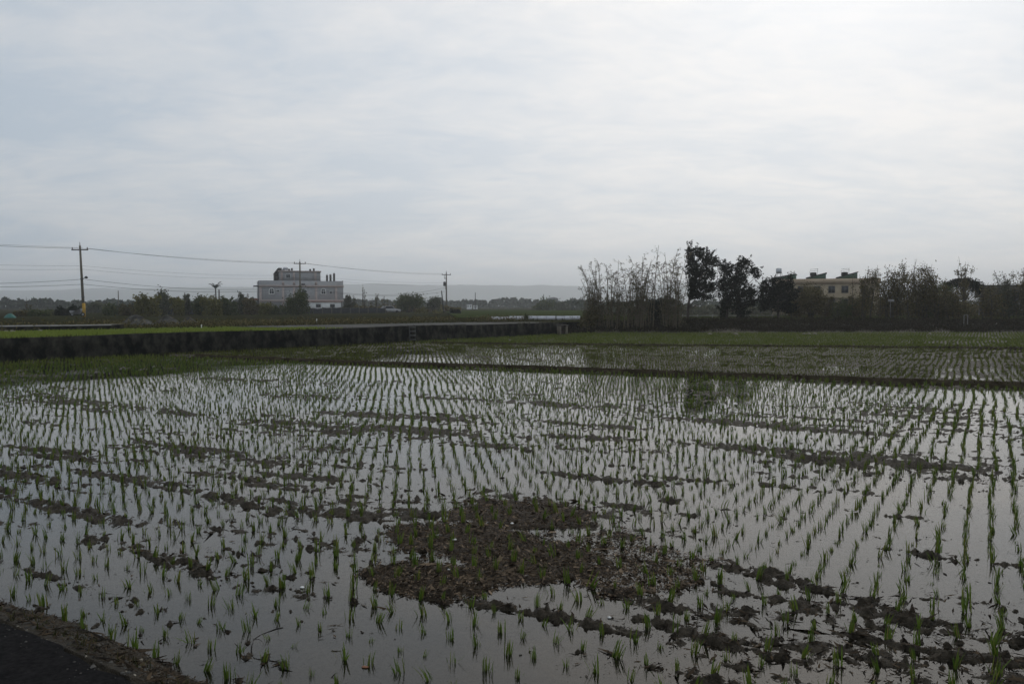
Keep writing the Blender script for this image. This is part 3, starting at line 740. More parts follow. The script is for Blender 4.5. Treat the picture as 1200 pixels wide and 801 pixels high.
# dark trees behind the bamboo
GR = 'dark feathery trees between the bamboo and the tan building'
def clump_tree(name, label, px, ybase, d, clumps, leafm, seed, cat='tree', group=None, dens=1.0, bark=None, trunk=.16):
    rng = np.random.default_rng(seed); base = P(px, ybase, d); s = d / F
    root = tag(empty(name, base), label, cat, group); tr = MB(); cr = MB(); depth = .45 * (max(c[0] for c in clumps) - min(c[0] for c in clumps)) * s
    cx = np.mean([c[0] for c in clumps]); yt = min(c[1] for c in clumps)
    top = ((cx - px) * s * .8, 0, (ybase - yt) * s * .8)
    q0 = bezier((0, 0, -.15), top, (-(cx - px) * s * .25, 0, 0), 8); tr.tube(q0, np.linspace(trunk, trunk * .25, 8), 7)
    for (a, b, rx, ry) in clumps:
        c = np.array([(a - px) * s, rng.normal(0, .5) * depth * .6, (ybase - b) * s])
        k = int(np.argmin(np.abs(q0[:, 2] - c[2] * .62))); tr.tube(bezier(q0[k], c, (0, 0, -.08 * abs(c[0] - q0[k][0])), 5), np.linspace(trunk * .38, .015, 5), 5)
        rx *= 1.28; ry *= 1.25; N = int(rx * ry * 8 * dens); v = rng.normal(size=(N, 3)); v /= np.linalg.norm(v, axis=1)[:, None]; v *= (rng.random(N) ** .45)[:, None]
        f = fbm(v[:, 0] * 2.2 + a, v[:, 2] * 2.2 + b, seed, 2); p = c + v * np.array([rx * s, rx * s * .9, ry * s]) * (1.0 + .55 * f)[:, None]
        nn = N // 5; dirs = rng.normal(size=(6, 3)); dirs[:, 2] = np.abs(dirs[:, 2]) + .3; dirs /= np.linalg.norm(dirs, axis=1)[:, None]
        kk = rng.integers(0, 6, nn); sp = c + dirs[kk] * np.array([rx, rx, ry]) * s * rng.uniform(.8, 1.7, nn)[:, None] + rng.normal(0, .05, (nn, 3))
        cr.leaves(np.concatenate([p, sp]), d * .0011, rng, .38, .5)
    tr.build('trunk', bark or M['bark'], root); cr.build('crown', leafm, root); return root
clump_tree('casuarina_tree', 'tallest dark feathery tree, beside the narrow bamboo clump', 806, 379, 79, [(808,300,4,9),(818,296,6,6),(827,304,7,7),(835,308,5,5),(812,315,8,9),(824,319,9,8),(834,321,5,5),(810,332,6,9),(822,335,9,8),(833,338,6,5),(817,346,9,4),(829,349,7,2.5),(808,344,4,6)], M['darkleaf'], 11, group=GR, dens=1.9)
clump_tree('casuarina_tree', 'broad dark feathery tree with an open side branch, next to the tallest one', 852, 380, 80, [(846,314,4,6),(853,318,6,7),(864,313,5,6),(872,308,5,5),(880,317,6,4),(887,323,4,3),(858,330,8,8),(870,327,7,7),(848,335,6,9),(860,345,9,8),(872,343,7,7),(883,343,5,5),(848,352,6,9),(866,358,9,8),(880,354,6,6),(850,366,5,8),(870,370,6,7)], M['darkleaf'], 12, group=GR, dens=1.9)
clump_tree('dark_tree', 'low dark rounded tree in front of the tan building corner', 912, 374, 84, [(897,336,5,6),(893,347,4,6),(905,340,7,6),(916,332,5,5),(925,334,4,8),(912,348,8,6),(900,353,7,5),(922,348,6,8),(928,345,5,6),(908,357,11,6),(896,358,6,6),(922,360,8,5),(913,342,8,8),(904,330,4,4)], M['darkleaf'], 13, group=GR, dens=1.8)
veg('bush', 'dark_shrub', 'small dark shrub at the gap between the two bamboo clumps', 769, 350, 386, 26, 76, M['darkleaf'], 14, cat='shrub', dens=1.0)
veg('bush', 'rust_shrub', 'rusty brown dry shrub at the end of the wide bamboo clump', 690, 362, 389, 22, 72.5, M['brownleaf'], 15, cat='shrub', dens=.7)

# wispy trees along the bank in front of the tan building and further on
GW = 'wispy half bare trees along the brushy bank'
rows = [
 (950, 334, 376, 34, 84, 'brownleaf', 'olive bushy tree covering the middle of the tan building', 'bush', .9),
 (984, 348, 377, 24, 83, 'greenleaf', 'low green shrubby tree under the windows of the tan building', 'wispy', .8),
 (1012, 312, 379, 30, 82, 'brownleaf', 'wispy tree at the far corner of the tan building, twigs above the roof', 'wispy', .5),
 (1040, 310, 380, 36, 84, 'brownleaf', 'brownish wispy tree behind the small white sign', 'wispy', .8),
 (1068, 303, 381, 44, 83, 'brownleaf', 'tallest wispy tree of the brushy bank, with bare twigs at its top', 'wispy', .9),
 (1092, 326, 381, 42, 84, 'greenleaf', 'dense green brown tree between the tallest wispy tree and the umbrella shaped tree', 'wispy', 1.25),
 (1108, 332, 382, 34, 82, 'brownleaf', 'dense low wispy tree just before the umbrella shaped tree', 'wispy', 1.25),
 (1158, 332, 383, 34, 82, 'brownleaf', 'thin wispy tree in front of the dark roofed house wall', 'wispy', .6),
 (1182, 316, 383, 34, 83, 'greyleaf', 'grey wispy tree in front of the middle of the dark roof', 'wispy', .65),
 (1204, 308, 383, 36, 82, 'brownleaf', 'wispy tree at the edge of the view beyond the dark roof', 'wispy', .65),
 (1128, 356, 383, 30, 81, 'brownleaf', 'low brown bush under the umbrella shaped tree', 'bush', .9),
 (930, 346, 376, 24, 86, 'brownleaf', 'low brown shrub under the corner windows of the tan building, beside the low dark tree', 'wispy', 1.1),
 (968, 344, 377, 22, 85, 'brownleaf', 'brown shrub just past the olive bushy tree, hiding the lower wall of the tan building', 'wispy', 1.1),
 (1000, 345, 378, 24, 84, 'brownleaf', 'dull brown shrub next to the wispy tree at the far corner of the tan building', 'wispy', 1.0),
 (1250, 318, 383, 44, 83, 'greenleaf', 'green wispy tree past the edge of the view', 'wispy', 1.3)]
for k, (px, yt, yb, w, d, m, lab, st, dn) in enumerate(rows[:-1]):
    veg(st, 'wispy_tree' if st == 'wispy' else 'bushy_tree', lab, px, yt, yb, w, d, M[m], 200 + k, group=GW, dens=dn)
def umbrella_tree():
    d = 95; base = P(1118, 376, d); s = d / F; rng = np.random.default_rng(9)
    root = tag(empty('umbrella_tree', base), 'umbrella shaped tree with a flat dark crown on bare pale limbs', 'tree')
    tr = MB(); cr = MB()
    tr.tube(bezier((0, 0, -.1), (.4, 0, 1.9), (.1, 0, 0), 6), np.linspace(.20, .14, 6), 7)
    pts = []
    for k in range(11):
        tx = (1112 + k * 3.6 - 1118) * s; tz = (376 - 328 - 4 * math.sin(k / 10 * 3.14)) * s
        q = bezier((.35, 0, 1.5), (tx, rng.normal(0, .8), tz - .35), ((tx) * .15, 0, -.25), 8); tr.tube(q, np.linspace(.055, .02, 8), 5); pts.append(q[-1])
        if k > 8: tr.tube(bezier(q[4], (tx + .2, 0, tz - .9), (.1, 0, -.2), 5), np.linspace(.05, .02, 5), 4)
    N = 6500; t = rng.uniform(0, 1, N)
    px = 1109 + t * 42; top = 326 + 9 * np.abs(t - .45) ** 1.7 * 3
    p = np.stack([(px - 1118) * s, rng.normal(0, .9, N), (376 - top) * s - np.abs(rng.normal(0, .48, N)) - .75 * np.clip(t - .6, 0, 1)], 1)
    clump = fbm(px * .35, p[:, 1] * 1.2, 4, 2) > -.25
    cr.leaves(p[clump], .09, rng)
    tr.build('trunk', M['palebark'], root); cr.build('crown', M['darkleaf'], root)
umbrella_tree()
veg('wispy', 'sapling', 'spindly bare sapling rising above the umbrella shaped tree', 1127, 301, 378, 24, 92, M['brownleaf'], 301, group=GW, dens=.33)

# trees and shrubs along the farm track between the pole and the grey house
GS = 'shrubby trees along the farm track'
rows = [
 (73, 361, 374, 13, 118, 'darkleaf', 'small dark rounded shrub a little before the tall concrete pole', 'bush', 1.2),
 (87, 359, 372, 12, 122, 'darkleaf', 'small dark shrub touching the tall concrete pole behind the scooter', 'bush', 1.2),
 (45, 363, 377, 20, 112, 'greenleaf', 'wide low green shrub between the bare tree and the tall pole', 'wispy', 1.6),
 (24, 365, 377, 14, 111, 'brownleaf', 'low brownish shrub beside the teal tarp heap', 'bush', .9),
 (128, 360, 374, 16, 120, 'greenleaf', 'low green shrub just past the tall concrete pole', 'bush', .9),
 (147, 360, 375, 16, 120, 'brownleaf', 'brown green shrub under the short distant pole', 'wispy', 1.8),
 (172, 349, 377, 27, 118, 'yellowleaf', 'broad yellow green bushy tree by the grey soil heap', 'wispy', 1.9),
 (193, 346, 373, 17, 130, 'greyleaf', 'tall grey green rounded tree behind the yellow green ones', 'bush', 1.1),
 (208, 350, 374, 16, 122, 'yellowleaf', 'narrow yellow green tree beside the tall grey green one', 'wispy', 1.8),
 (219, 346, 374, 13, 128, 'greyleaf', 'slim grey green tree with a tufted top', 'wispy', 1.4),
 (234, 349, 373, 17, 128, 'greenleaf', 'green bushy tree just before the betel palm', 'bush', .8),
 (252, 350, 376, 24, 124, 'yellowleaf', 'yellow green bushy tree at the foot of the betel palm', 'wispy', 1.9),
 (269, 349, 375, 18, 126, 'greenleaf', 'green wispy tree just beyond the betel palm', 'wispy', 1.7),
 (283, 344, 374, 15, 134, 'greyleaf', 'grey wispy tree before the corner of the grey house', 'wispy', 1.3),
 (294, 351, 375, 16, 130, 'brownleaf', 'brown shrub against the corner of the grey house', 'wispy', 1.6),
 (310, 358, 376, 20, 135, 'yellowleaf', 'yellow green shrub in front of the ground floor of the grey house', 'wispy', 1.4),
 (328, 360, 376, 16, 134, 'greenleaf', 'low green shrub beside the dense tree at the grey house', 'wispy', 1.2)]
for k, (px, yt, yb, w, d, m, lab, st, dn) in enumerate(rows):
    veg(st, 'shrubby_tree', lab, px, yt - 3.5 * (px > 100), yb, w * 1.12, d, M[m], 400 + k, group=GS, dens=dn * 1.25, leaf=.17)
veg('bush', 'dense_tree', 'dense dark green tree in front of the middle of the grey house', 349, 337, 375, 25, 132, M['greenleaf'], 450, dens=1.5)
veg('bare', 'bare_tree', 'leafless twiggy tree with a dark stem beside the wide green shrub', 33, 348, 376, 13, 113, M['brownleaf'], 451, dens=1)
GB = 'shrubs and trees beyond the grey house'
rows = [
 (408, 344, 372, 14, 160, 'greyleaf', 'grey green tree at the far corner of the grey house', 'wispy', 2.0),
 (427, 333, 371, 12, 158, 'brownleaf', 'tall thin bare tree beyond the grey house', 'bare', .8),
 (443, 345, 371, 20, 165, 'brownleaf', 'twiggy bare tree between the thin bare tree and the round green tree', 'bare', 1.0),
 (455, 350, 371, 18, 168, 'brownleaf', 'low twiggy bare shrub beside the pale silver car', 'bare', 1.5),
 (480, 346, 370, 32, 178, 'greenleaf', 'wide rounded dark green tree between the grey house and the transformer pole', 'bush', 1.3),
 (509, 350, 369, 18, 185, 'greyleaf', 'grey green rounded tree close to the transformer pole', 'bush', 1.1),
 (495, 362, 372, 16, 150, 'yellowleaf', 'low yellow green shrub before the transformer pole', 'wispy', 1.6),
 (513, 363, 372, 14, 150, 'yellowleaf', 'low yellowish shrub at the foot of the transformer pole', 'wispy', 1.4),
 (534, 362, 373, 14, 142, 'darkleaf', 'small dark round bush just past the transformer pole', 'bush', 1.4),
 (636, 352, 371, 24, 240, 'greenleaf', 'wide dark green tree standing above the gap in the white panels', 'bush', 1.4),
 (658, 354, 372, 22, 260, 'greyleaf', 'grey green tree behind the longer white panels', 'bush', 1.0)]
for k, (px, yt, yb, w, d, m, lab, st, dn) in enumerate(rows):
    veg(st, 'bare_tree' if st == 'bare' else 'shrubby_tree', lab, px, yt, yb, w, d, M[m], 500 + k, group=GB, dens=dn)
# betel palm
def palm():
    d = 150; base = P(253, 368, d); s = d / F; rng = np.random.default_rng(4)
    root = tag(empty('palm_tree', base), 'slender betel palm with a small upswept crown of dark fronds', 'palm')
    tr = MB(); H = (368 - 339) * s
    tr.tube(bezier((0, 0, -.1), (0, 0, H), (.05, 0, 0), 6), np.linspace(.13, .10, 6), 7); tr.build('trunk', M['bark'], root)
    for k in range(9):
        a = k / 9 * 6.28 + .2; L = rng.uniform(1.1, 1.5); q = bezier((0, 0, H), (math.cos(a) * L * .75, math.sin(a) * L * .5, H + L * rng.uniform(.35, .95)), (0, 0, .25), 8)
        mb = MB(); mb.tube(q, np.linspace(.04, .01, 8), 4)
        for i in range(2, 8):
            for sg in (-1, 1):
                e = q[i] + np.array([-math.sin(a) * .30 * sg, math.cos(a) * .30 * sg, -.14]) + (q[i] - q[i-1]) * .8
                w = (q[i] - q[i-1]) * .35
                mb.add([q[i] - w, q[i] + w, e], None, [(0, 1, 2)])
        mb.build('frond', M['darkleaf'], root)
palm()

# far-off woods: read as one mass each
def far_wood(px0, px1, d, prof, seed, leaf, depth=60, n=7000, m='farleaf'):
    rng = np.random.default_rng(seed); px = rng.uniform(px0, px1, n); yb = 358 + (CAMH - .85) / d * F
    top = yb - prof * (.75 + .35 * fbm(px * .06, px * 0, seed, 3) + .22 * fbm(px * .35, px * 0 + 2, seed + 4, 2))
    dd = d + rng.uniform(0, depth, n); t = 1 - rng.random(n) ** 1.7
    yy = top + (yb - top) * (1 - t)
    p = np.array([(( a - 600) / F * b, b, CAMH - (c - 358) / F * d) for a, b, c in zip(px, dd, yy)])
    mb = MB(); mb.leaves(p, leaf, rng, .7); return tag(mb.build('distant_wood', M[m], None), kind='stuff')
far_wood(-120, 215, 330, 12.5, 1, .75, 50, 6500)
far_wood(150, 470, 420, 12, 2, .9, 60, 4200)
far_wood(440, 700, 480, 12, 3, .9, 60, 5200)
far_wood(-150, 720, 900, 7.5, 4, 1.7, 150, 9000)
far_wood(95, 310, 165, 14, 8, .30, 12, 7000, 'greyleaf')
far_wood(398, 540, 190, 9, 9, .30, 12, 3500, 'brownleaf')
far_wood(640, 1400, 260, 13, 5, .55, 60, 9000)
far_wood(700, 980, 150, 11, 6, .35, 12, 4200, 'greyleaf')
far_wood(960, 1400, 120, 15, 7, .25, 10, 8000, 'brownleaf')
# dry brush covering the bank under the trees
def brush():
    rng = np.random.default_rng(12); n = 60000
    px = rng.uniform(692, 1420, n); d = rng.uniform(71.4, 77.5, n); xx = (px - 600) / F * d
    hh = (.52 + .22 * fbm(xx * .35, d * .5, 3, 3) + .12 * fbm(xx * 2, d, 4, 2)) * (1 - .35 * ((px > 700) & (px < 800)))
    z = .02 + np.clip(d - 72, 0, 2) * .33 + hh * rng.beta(1.2, 1.3, n)
    mb = MB(); mb.leaves(np.stack([xx, d, z], 1), .085, rng, .25, .8)
    for k in range(420):
        a = rng.uniform(700, 1420); dd = rng.uniform(73, 77); X = (a - 600) / F * dd; h = rng.uniform(.5, 1.5)
        mb.tube(bezier((X, dd, .1), (X + rng.normal(0, .25), dd, .3 + h), (rng.normal(0, .06), 0, 0), 4), np.linspace(.018, .008, 4), 3)
    m2 = 22000; px = rng.uniform(700, 1420, m2); d = rng.uniform(70.9, 72.8, m2); xx = (px - 600) / F * d
    mb.leaves(np.stack([xx, d, np.clip(d - 71.3, 0, 2) * .28 + rng.beta(1, 1.6, m2) * (.34 + .16 * fbm(xx * .8, d, 6, 3))], 1), .07, rng, .25, .6)
    tag(mb.build('undergrowth', M['brush']), kind='stuff')
    n = 16000; px = rng.uniform(700, 1420, n); d = rng.uniform(78.5, 104, n); xx = (px - 600) / F * d
    tufts('meadow_grass', np.stack([xx, d], 1), .68, .55, 4, .04, M['meadow'], 28, .5)
brush()
# low scrub on the soil terrace, left of the bamboo
def scrub():
    rng = np.random.default_rng(19); n = 22000
    t = rng.uniform(-14, WL + 22, n); s = 12 + rng.uniform(0, 12, n) - np.clip(t, 0, 60) * .09
    k = fbm(t * .25, s * .4, 3, 3) > -.1; t, s = t[k], s[k]
    p = np.array([wp(a, b) for a, b in zip(t, s)])
    z = .9 + rng.beta(1, 2.5, len(p)) * (.5 + .3 * fbm(p[:, 0] * .3, p[:, 1] * .3, 4, 2))
    mb = MB(); mb.leaves(np.concatenate([p, z[:, None]], 1), .09, rng, .35, .4)
    tag(mb.build('scrub', M['brownleaf']), kind='stuff')
scrub()
# green field and reddish stubble beyond
sheet('grass_field', [P(535, 374.5, 90).to_2d(), P(700, 374.5, 90).to_2d(), P(700, 364, 230).to_2d(), P(520, 364, 230).to_2d()], 1.03, mat('far_grass', (.030,.042,.013), (.045,.055,.020), .3, 1, spec=0))

# ------------------------------------------------------------------ utility poles and cables
PX = [(97.5, 109.0), (352.0, 150.0), (522.8, 198.0)]
GP = 'utility poles carrying the overhead cables'
def pole(px, ytop, ybase, d, label, kind):
    base = P(px, ybase, d); s = d / F; H = (ybase - ytop) * s
    root = tag(empty('utility_pole', base), label, 'utility pole', GP)
    mb = MB(); lean = -.35 if kind == 'lamp' else 0
    mb.tube([(0, 0, -.3), (lean * .5, 0, H * .5), (lean * .93, 0, H - .45)], [.19, .155, .115], 10); mb.build('shaft', M['pole'], root, smooth=True)
    mb = MB(); mb.tube([(lean * .93, 0, H - .45), (lean, 0, H)], [.05, .035], 8); mb.build('tip_pin', M['steel'], root)
    za = H - (9.0 if kind == 'lamp' else 5.0) * s
    mb = MB(); ca = MB(); ca.box(-1.05 + lean, -.07, za - .06, 1.05 + lean, .07, za + .06); ca.build('crossarm', M['darkpole'], root)
    for k in (-.95, .0, .95):
        mb = MB(); mb.lathe([(.03, -.02), (.05, .05), (.085, .09), (.05, .13), (.085, .18), (.05, .22), (.02, .27)], 8, (lean + k, (.12 if k == 0 else 0), za + .06)); mb.build('insulator', M['ceramic'], root)
    if kind == 'lamp':
        mb = MB(); mb.tube([(0, 0, .05), (-.02, 0, 1.9)], [.215, .20], 10); mb.build('guard_sleeve', M['yellow'], root)
        zl = (ybase - 325) * s; mb = MB(); mb.tube([(-.1, 0, zl - .25), (.25, -.05, zl)], [.035, .03], 6); q = mb.build('lamp_arm', M['steel'], root)
        mb = MB(); mb.lathe([(.02, -.16), (.17, -.12), (.2, 0), (.13, .12), (.02, .17)], 10, (.42, -.08, zl)); mb.build('lamp_head', M['darkpole'], q)
        for zz in (2.6, 4.9): mb = MB(); mb.lathe([(.19, 0), (.20, .02), (.20, .14), (.19, .16)], 10, (lean * zz / H, 0, zz)); mb.build('band_clamp', M['steel'], root)
    if kind == 'transformer':
        mb = MB(); mb.lathe([(.02, 0), (.27, .02), (.29, .1), (.29, .85), (.25, .95), (.02, 1.0)], 12, (-.42, -.1, H - 3.6)); q = mb.build('transformer', M['darkpole'], root)
        for k in (-.1, .1): mb = MB(); mb.lathe([(.03, 0), (.06, .1), (.03, .2), (.01, .25)], 6, (-.42 + k, -.1, H - 2.6)); mb.build('bushing', M['white'], q)
        mb = MB(); mb.box(-.5, -.1, H - 1.9, .12, .1, H - 1.75); mb.build('equipment_bracket', M['steel'], root)
        for k in (0, .45): mb = MB(); mb.lathe([(.03, 0), (.09, .05), (.09, .4), (.03, .5)], 8, (-.4, 0, H - 1.72 + k)); mb.build('fuse_cutout', M['white'], root)
        mb = MB(); mb.tube([(-.25, 0, H - 4.4), (-.25, 0, H - 3.5)], [.05, .05], 6); mb.build('cable_riser', M['cable'], root)
    return root
pole(98.5, 284, 372.5, 109, 'tall concrete utility pole with a yellow guard sleeve, scooter at its foot', 'lamp')
pole(352.0, 304, 368, 150, 'utility pole with one crossarm rising in front of the grey house', 'plain')
pole(523.2, 317, 366, 198, 'utility pole carrying a transformer beyond the grey house', 'transformer')
def stick_pole(px, yt, yb, d, lab, r=.09, lean=0.0, m='darkpole'):
    b = P(px, yb, d); H = (yb - yt) * d / F; mb = MB()
    mb.tube([(0, 0, -.3), (lean * .5, 0, H * .5), (lean, 0, H)], [r, r * .9, r * .75], 7)
    mb.lathe([(r * .7, 0), (r, .04), (.01, .12)], 7, (lean, 0, H))
    return tag(mb.build('short_pole', M[m], None, b), lab, 'pole', 'short poles among the fields')
stick_pole(520.2, 341, 366, 185, 'short dark pole leaning beside the transformer pole', .14, -.5)
stick_pole(139, 341, 363, 210, 'short grey pole above the shrubs past the tall concrete pole', .13, 0, 'pole')
stick_pole(257, 340, 364, 175, 'short bare pole close beside the betel palm', .16)
stick_pole(557, 343, 362, 300, 'slim distant pole beyond the transformer pole', .15)
stick_pole(637, 345, 362, 300, 'slim distant pole above the far wood beyond the white panels', .13)
stick_pole(402, 329, 366, 230, 'thin grey mast beside the far corner of the grey house', .10, 0, 'pole')
def cable(pts, sag, label, r=.018, dy=0.0):
    out = []
    for a, b, sg in zip(pts[:-1], pts[1:], sag):
        t = np.linspace(0, 1, 25)[:, None]; q = np.array(a)[None] * (1 - t) + np.array(b)[None] * t
        q[:, 2] -= (sg * 4 * t * (1 - t))[:, 0]; out.append(q if not out else q[1:])
    mb = MB(); mb.tube(np.concatenate(out), r, 4)
    return tag(mb.build('power_cable', M['cable'], None), label, 'cable', 'overhead cables strung between the utility poles')
def prev(p, q, dz=0): return Vector((2*p.x - q.x, 2*p.y - q.y, p.z + dz))       # the pole out of view, one span nearer
def run(y1, y2, y3, off, sag, label, r=.024, d0=0):
    a = P(97 + off * 9.2, y1, 109); b = P(352 + off * 6.7, y2, 150); c = P(523 + off * 5, y3, 198)
    return cable([prev(a, b, d0), a, b, c], sag, label, r)
run(291.3, 308.5, 321.5, .95, (.55, .5, .5, .6), 'topmost thick overhead cable on the outer end of the crossarms', .020)
run(290.0, 307.5, 320.5, -.95, (.4, .4, .4), 'topmost thin overhead cable on the inner end of the crossarms', .012)
run(311.5, 322.0, 331.0, .1, (.5, .5, .5), 'faint middle overhead cable, the upper of two', .010)
run(315.5, 325.0, 333.5, .1, (.6, .6, .6), 'faint middle overhead cable, the lower of two', .010)
run(327.0, 335.5, 336.5, .1, (1.0, .9, 1.6), 'upper of the two low sagging telephone cables', .021, -.2)
run(333.0, 338.0, 341.0, .1, (.7, .8, 1.2), 'lower of the two low sagging telephone cables', .021, -.2)

# ------------------------------------------------------------------ buildings
def grey_house():
    d = 190; s = d / F; base = P(304, 358 + (CAMH - .88) / d * F, d)
    root = tag(empty('grey_house', base, math.radians(19)), 'grey tiled two storey house with pink pilasters, a setback top floor and roof stubs', 'house')
    k = 1 / math.cos(math.radians(5.5))
    X = lambda px: (px - 304) * s * k
    Z = lambda py: (358 - py) * s + CAMH - base.z
    w, dep = X(401), 11.0
    mb = MB(); mb.box(0, 0, 0, w, dep, Z(328.5)); mb.build('wall', M['tile'], root)
    mb = MB(); mb.box(X(327), 1.2, Z(328.5) + .003, X(375), 9.0, Z(318)); mb.build('upper_wall', M['tile'], root)
    mb = MB(); mb.box(X(326), 1.05, Z(318) + .003, X(375.8), 9.15, Z(316.4)); mb.build('upper_parapet', M['pink'], root)
    for y0, y1 in ((333.6, 336.2), (350.8, 353.4)):
        mb = MB(); mb.box(-.06, -.10, Z(y1), w + .10, .0, Z(y0)); mb.build('belt_course', M['pink'], root)
    for px in (305.5, 331, 343.5, 369, 392.5):
        mb = MB(); mb.box(X(px) - .26, -.07, .0, X(px) + .26, -.003, Z(336.3) ); mb.build('pilaster', M['pink'], root)
        mb = MB(); mb.box(X(px) - .26, -.07, Z(333.5), X(px) + .26, -.003, Z(328.6) - .2) if 320 < px < 380 else None
        if mb is not None: mb.build('pilaster', M['pink'], root)
    for px in (330, 344, 369):
        mb = MB(); mb.box(X(px) - .25, 1.12, Z(328.4), X(px) + .25, 1.197, Z(318.2)); mb.build('pilaster', M['pink'], root)
    mb = MB(); mb.box(X(345.6), 1.15, Z(327.5), X(367), 1.197, Z(320.5)); mb.build('recessed_panel', M['tile'], root)
    def arched(px, py, ww, hh, y0=-.003):
        cx, z0 = X(px), Z(py) - hh / 2
        th = np.linspace(0, math.pi, 9)
        out = [(cx - ww/2, z0), (cx + ww/2, z0), (cx + ww/2, z0 + hh*.55)] + [(cx + ww/2*math.cos(t), z0 + hh*.55 + hh*.45*math.sin(t)) for t in th[1:-1]] + [(cx - ww/2, z0 + hh*.55)]
        inn = [(cx + (a - cx) * .72, z0 + hh*.5 + (b - z0 - hh*.5) * .74) for a, b in out]
        f = MB(); n = len(out)
        v = [(a, y0 - .10, b) for a, b in out] + [(a, y0 - .10, b) for a, b in inn] + [(a, y0, b) for a, b in out] + [(a, y0 - .03, b) for a, b in inn]
        q = [(i, (i+1) % n, n + (i+1) % n, n + i) for i in range(n)] + [(i, 2*n + i, 2*n + (i+1) % n, (i+1) % n) for i in range(n)] + [(n + i, n + (i+1) % n, 3*n + (i+1) % n, 3*n + i) for i in range(n)]
        f.add(v, q); fo = f.build('window_frame', M['white'], root)
        g = MB(); g.add([(a, y0 - .045, b) for a, b in inn], None, [(0, i, i+1) for i in range(1, n-1)]); g.build('pane', M['glass'], fo)
        m_ = MB(); m_.box(cx - .04, y0 - .08, z0 + hh*.13, cx + .04, y0 - .05, z0 + hh*.85); m_.box(cx - ww*.36, y0 - .085, z0 + hh*.5, cx + ww*.36, y0 - .052, z0 + hh*.57); m_.build('glazing_bar', M['white'], fo)
    arched(318, 341, 1.25, 1.5); arched(377.5, 341, 1.2, 1.45)
    def win(px, py, ww, hh, y0=-.003, fr='white'):
        cx, z0 = X(px), Z(py) - hh/2
        f = MB(); f.box(cx - ww/2, y0 - .09, z0, cx + ww/2, y0, z0 + .07); f.box(cx - ww/2, y0 - .09, z0 + hh - .07, cx + ww/2, y0, z0 + hh)
        f.box(cx - ww/2, y0 - .09, z0 + .07, cx - ww/2 + .07, y0, z0 + hh - .07); f.box(cx + ww/2 - .07, y0 - .09, z0 + .07, cx + ww/2, y0, z0 + hh - .07); f.box(cx - .03, y0 - .08, z0 + .07, cx + .03, y0, z0 + hh - .07)
        fo = f.build('window_frame', M[fr], root)
        g = MB(); g.box(cx - ww/2 + .07, y0 - .035, z0 + .07, cx + ww/2 - .07, y0 - .012, z0 + hh - .07); g.build('pane', M['glass'], fo)
    win(325, 340.6, .7, .55); win(337.5, 346, .7, .55); win(337.3, 323, .95, .9, 1.197); win(354, 333 - .2, .0 + .8, .3, -.103, 'stub')
    win(355, 341.5, 1.0, 1.0); win(386.5, 342, .7, .7)
    # ground-floor annex with its tiled lean-to
    an = MB(); an.box(X(360), -1.6, 0, X(397), -.11, Z(353.6)); an.build('annex_wall', M['white'], root)
    for px in (370.5, 387): win(px, 358, 1.05, .75, -1.603, 'stub')
    rf = MB(); rf.prism([(X(359.2), Z(353.5)), (X(398), Z(353.5)), (X(398), Z(353.5) + .12), (X(359.2), Z(353.5) + .12)], -1.85, -.12); rf.build('annex_roof', M['redbrick'], root)
    rl = MB(); rl.box(X(290), .8, Z(351.5), X(303.6), 4, Z(349.8)); rl.build('porch_roof', M['redbrick'], root)
    for px in (291, 302.5): q = MB(); q.box(X(px) - .12, 1, 0, X(px) + .12, 1.24, Z(351.6)); q.build('porch_post', M['greywall'], root)
    bl = MB(); bl.box(-1.1, .4, Z(335.6), -.065, 4.5, Z(334.4)); bl.build('balcony_slab', M['greywall'], root)
    dp = MB(); dp.tube([(-.15, .3, 0), (-.15, .3, Z(329))], [.06, .06], 6); dp.build('drainpipe', M['darkpole'], root)
    for px, yt in ((383.3, 321), (387.4, 320.4), (391.7, 319)):
        q = MB(); q.box(X(px) - .22, 2, Z(328.5) + .003, X(px) + .22, 2.4, Z(yt)); q.tube([(X(px) - .1, 2.2, Z(yt)), (X(px) - .12, 2.2, Z(yt) + .3)], [.02, .02], 4); q.tube([(X(px) + .1, 2.2, Z(yt)), (X(px) + .13, 2.2, Z(yt) + .35)], [.02, .02], 4); q.build('roof_stub', M['stub'], root)
    for px, yt in ((364, 313.8), (368.3, 313.0), (339.5, 314), (342.6, 313)):
        q = MB(); q.box(X(px) - .2, 3, Z(316.4) + .003, X(px) + .2, 3.4, Z(yt)); q.build('roof_stub', M['stub'], root)
    # stair head and dark canopy at the corner of the top floor
    q = MB(); q.box(X(322.5), 2, Z(328.5) + .003, X(326.7), 7, Z(320)); q.prism([(X(321.8), Z(319.9)), (X(327.5), Z(319.9)), (X(331), Z(313.4)), (X(327), Z(313.0))], 1.8, 7.2); q.build('stair_head', M['darkpole'], root)
    for px, yt, r in ((335.8, 311.6, .62), (332, 314.5, .35)):
        tkm = MB(); z0 = Z(316.4)
        tkm.lathe([(.02, .25), (r * .9, .25), (r, .35), (r, Z(yt) - z0 - .2), (r * .7, Z(yt) - z0 - .05), (.02, Z(yt) - z0)], 14, (X(px), 4, z0)); tk = tkm.build('water_tank', M['stainless'], root, smooth=False)
        lg = MB()
        for a in range(4): lg.tube([(X(px) + r*.6*math.cos(a*1.57+.78), 4 + r*.6*math.sin(a*1.57+.78), z0), (X(px) + r*.6*math.cos(a*1.57+.78), 4 + r*.6*math.sin(a*1.57+.78), z0 + .3)], [.04, .04], 4)
        lg.build('tank_frame', M['steel'], tk)
grey_house()

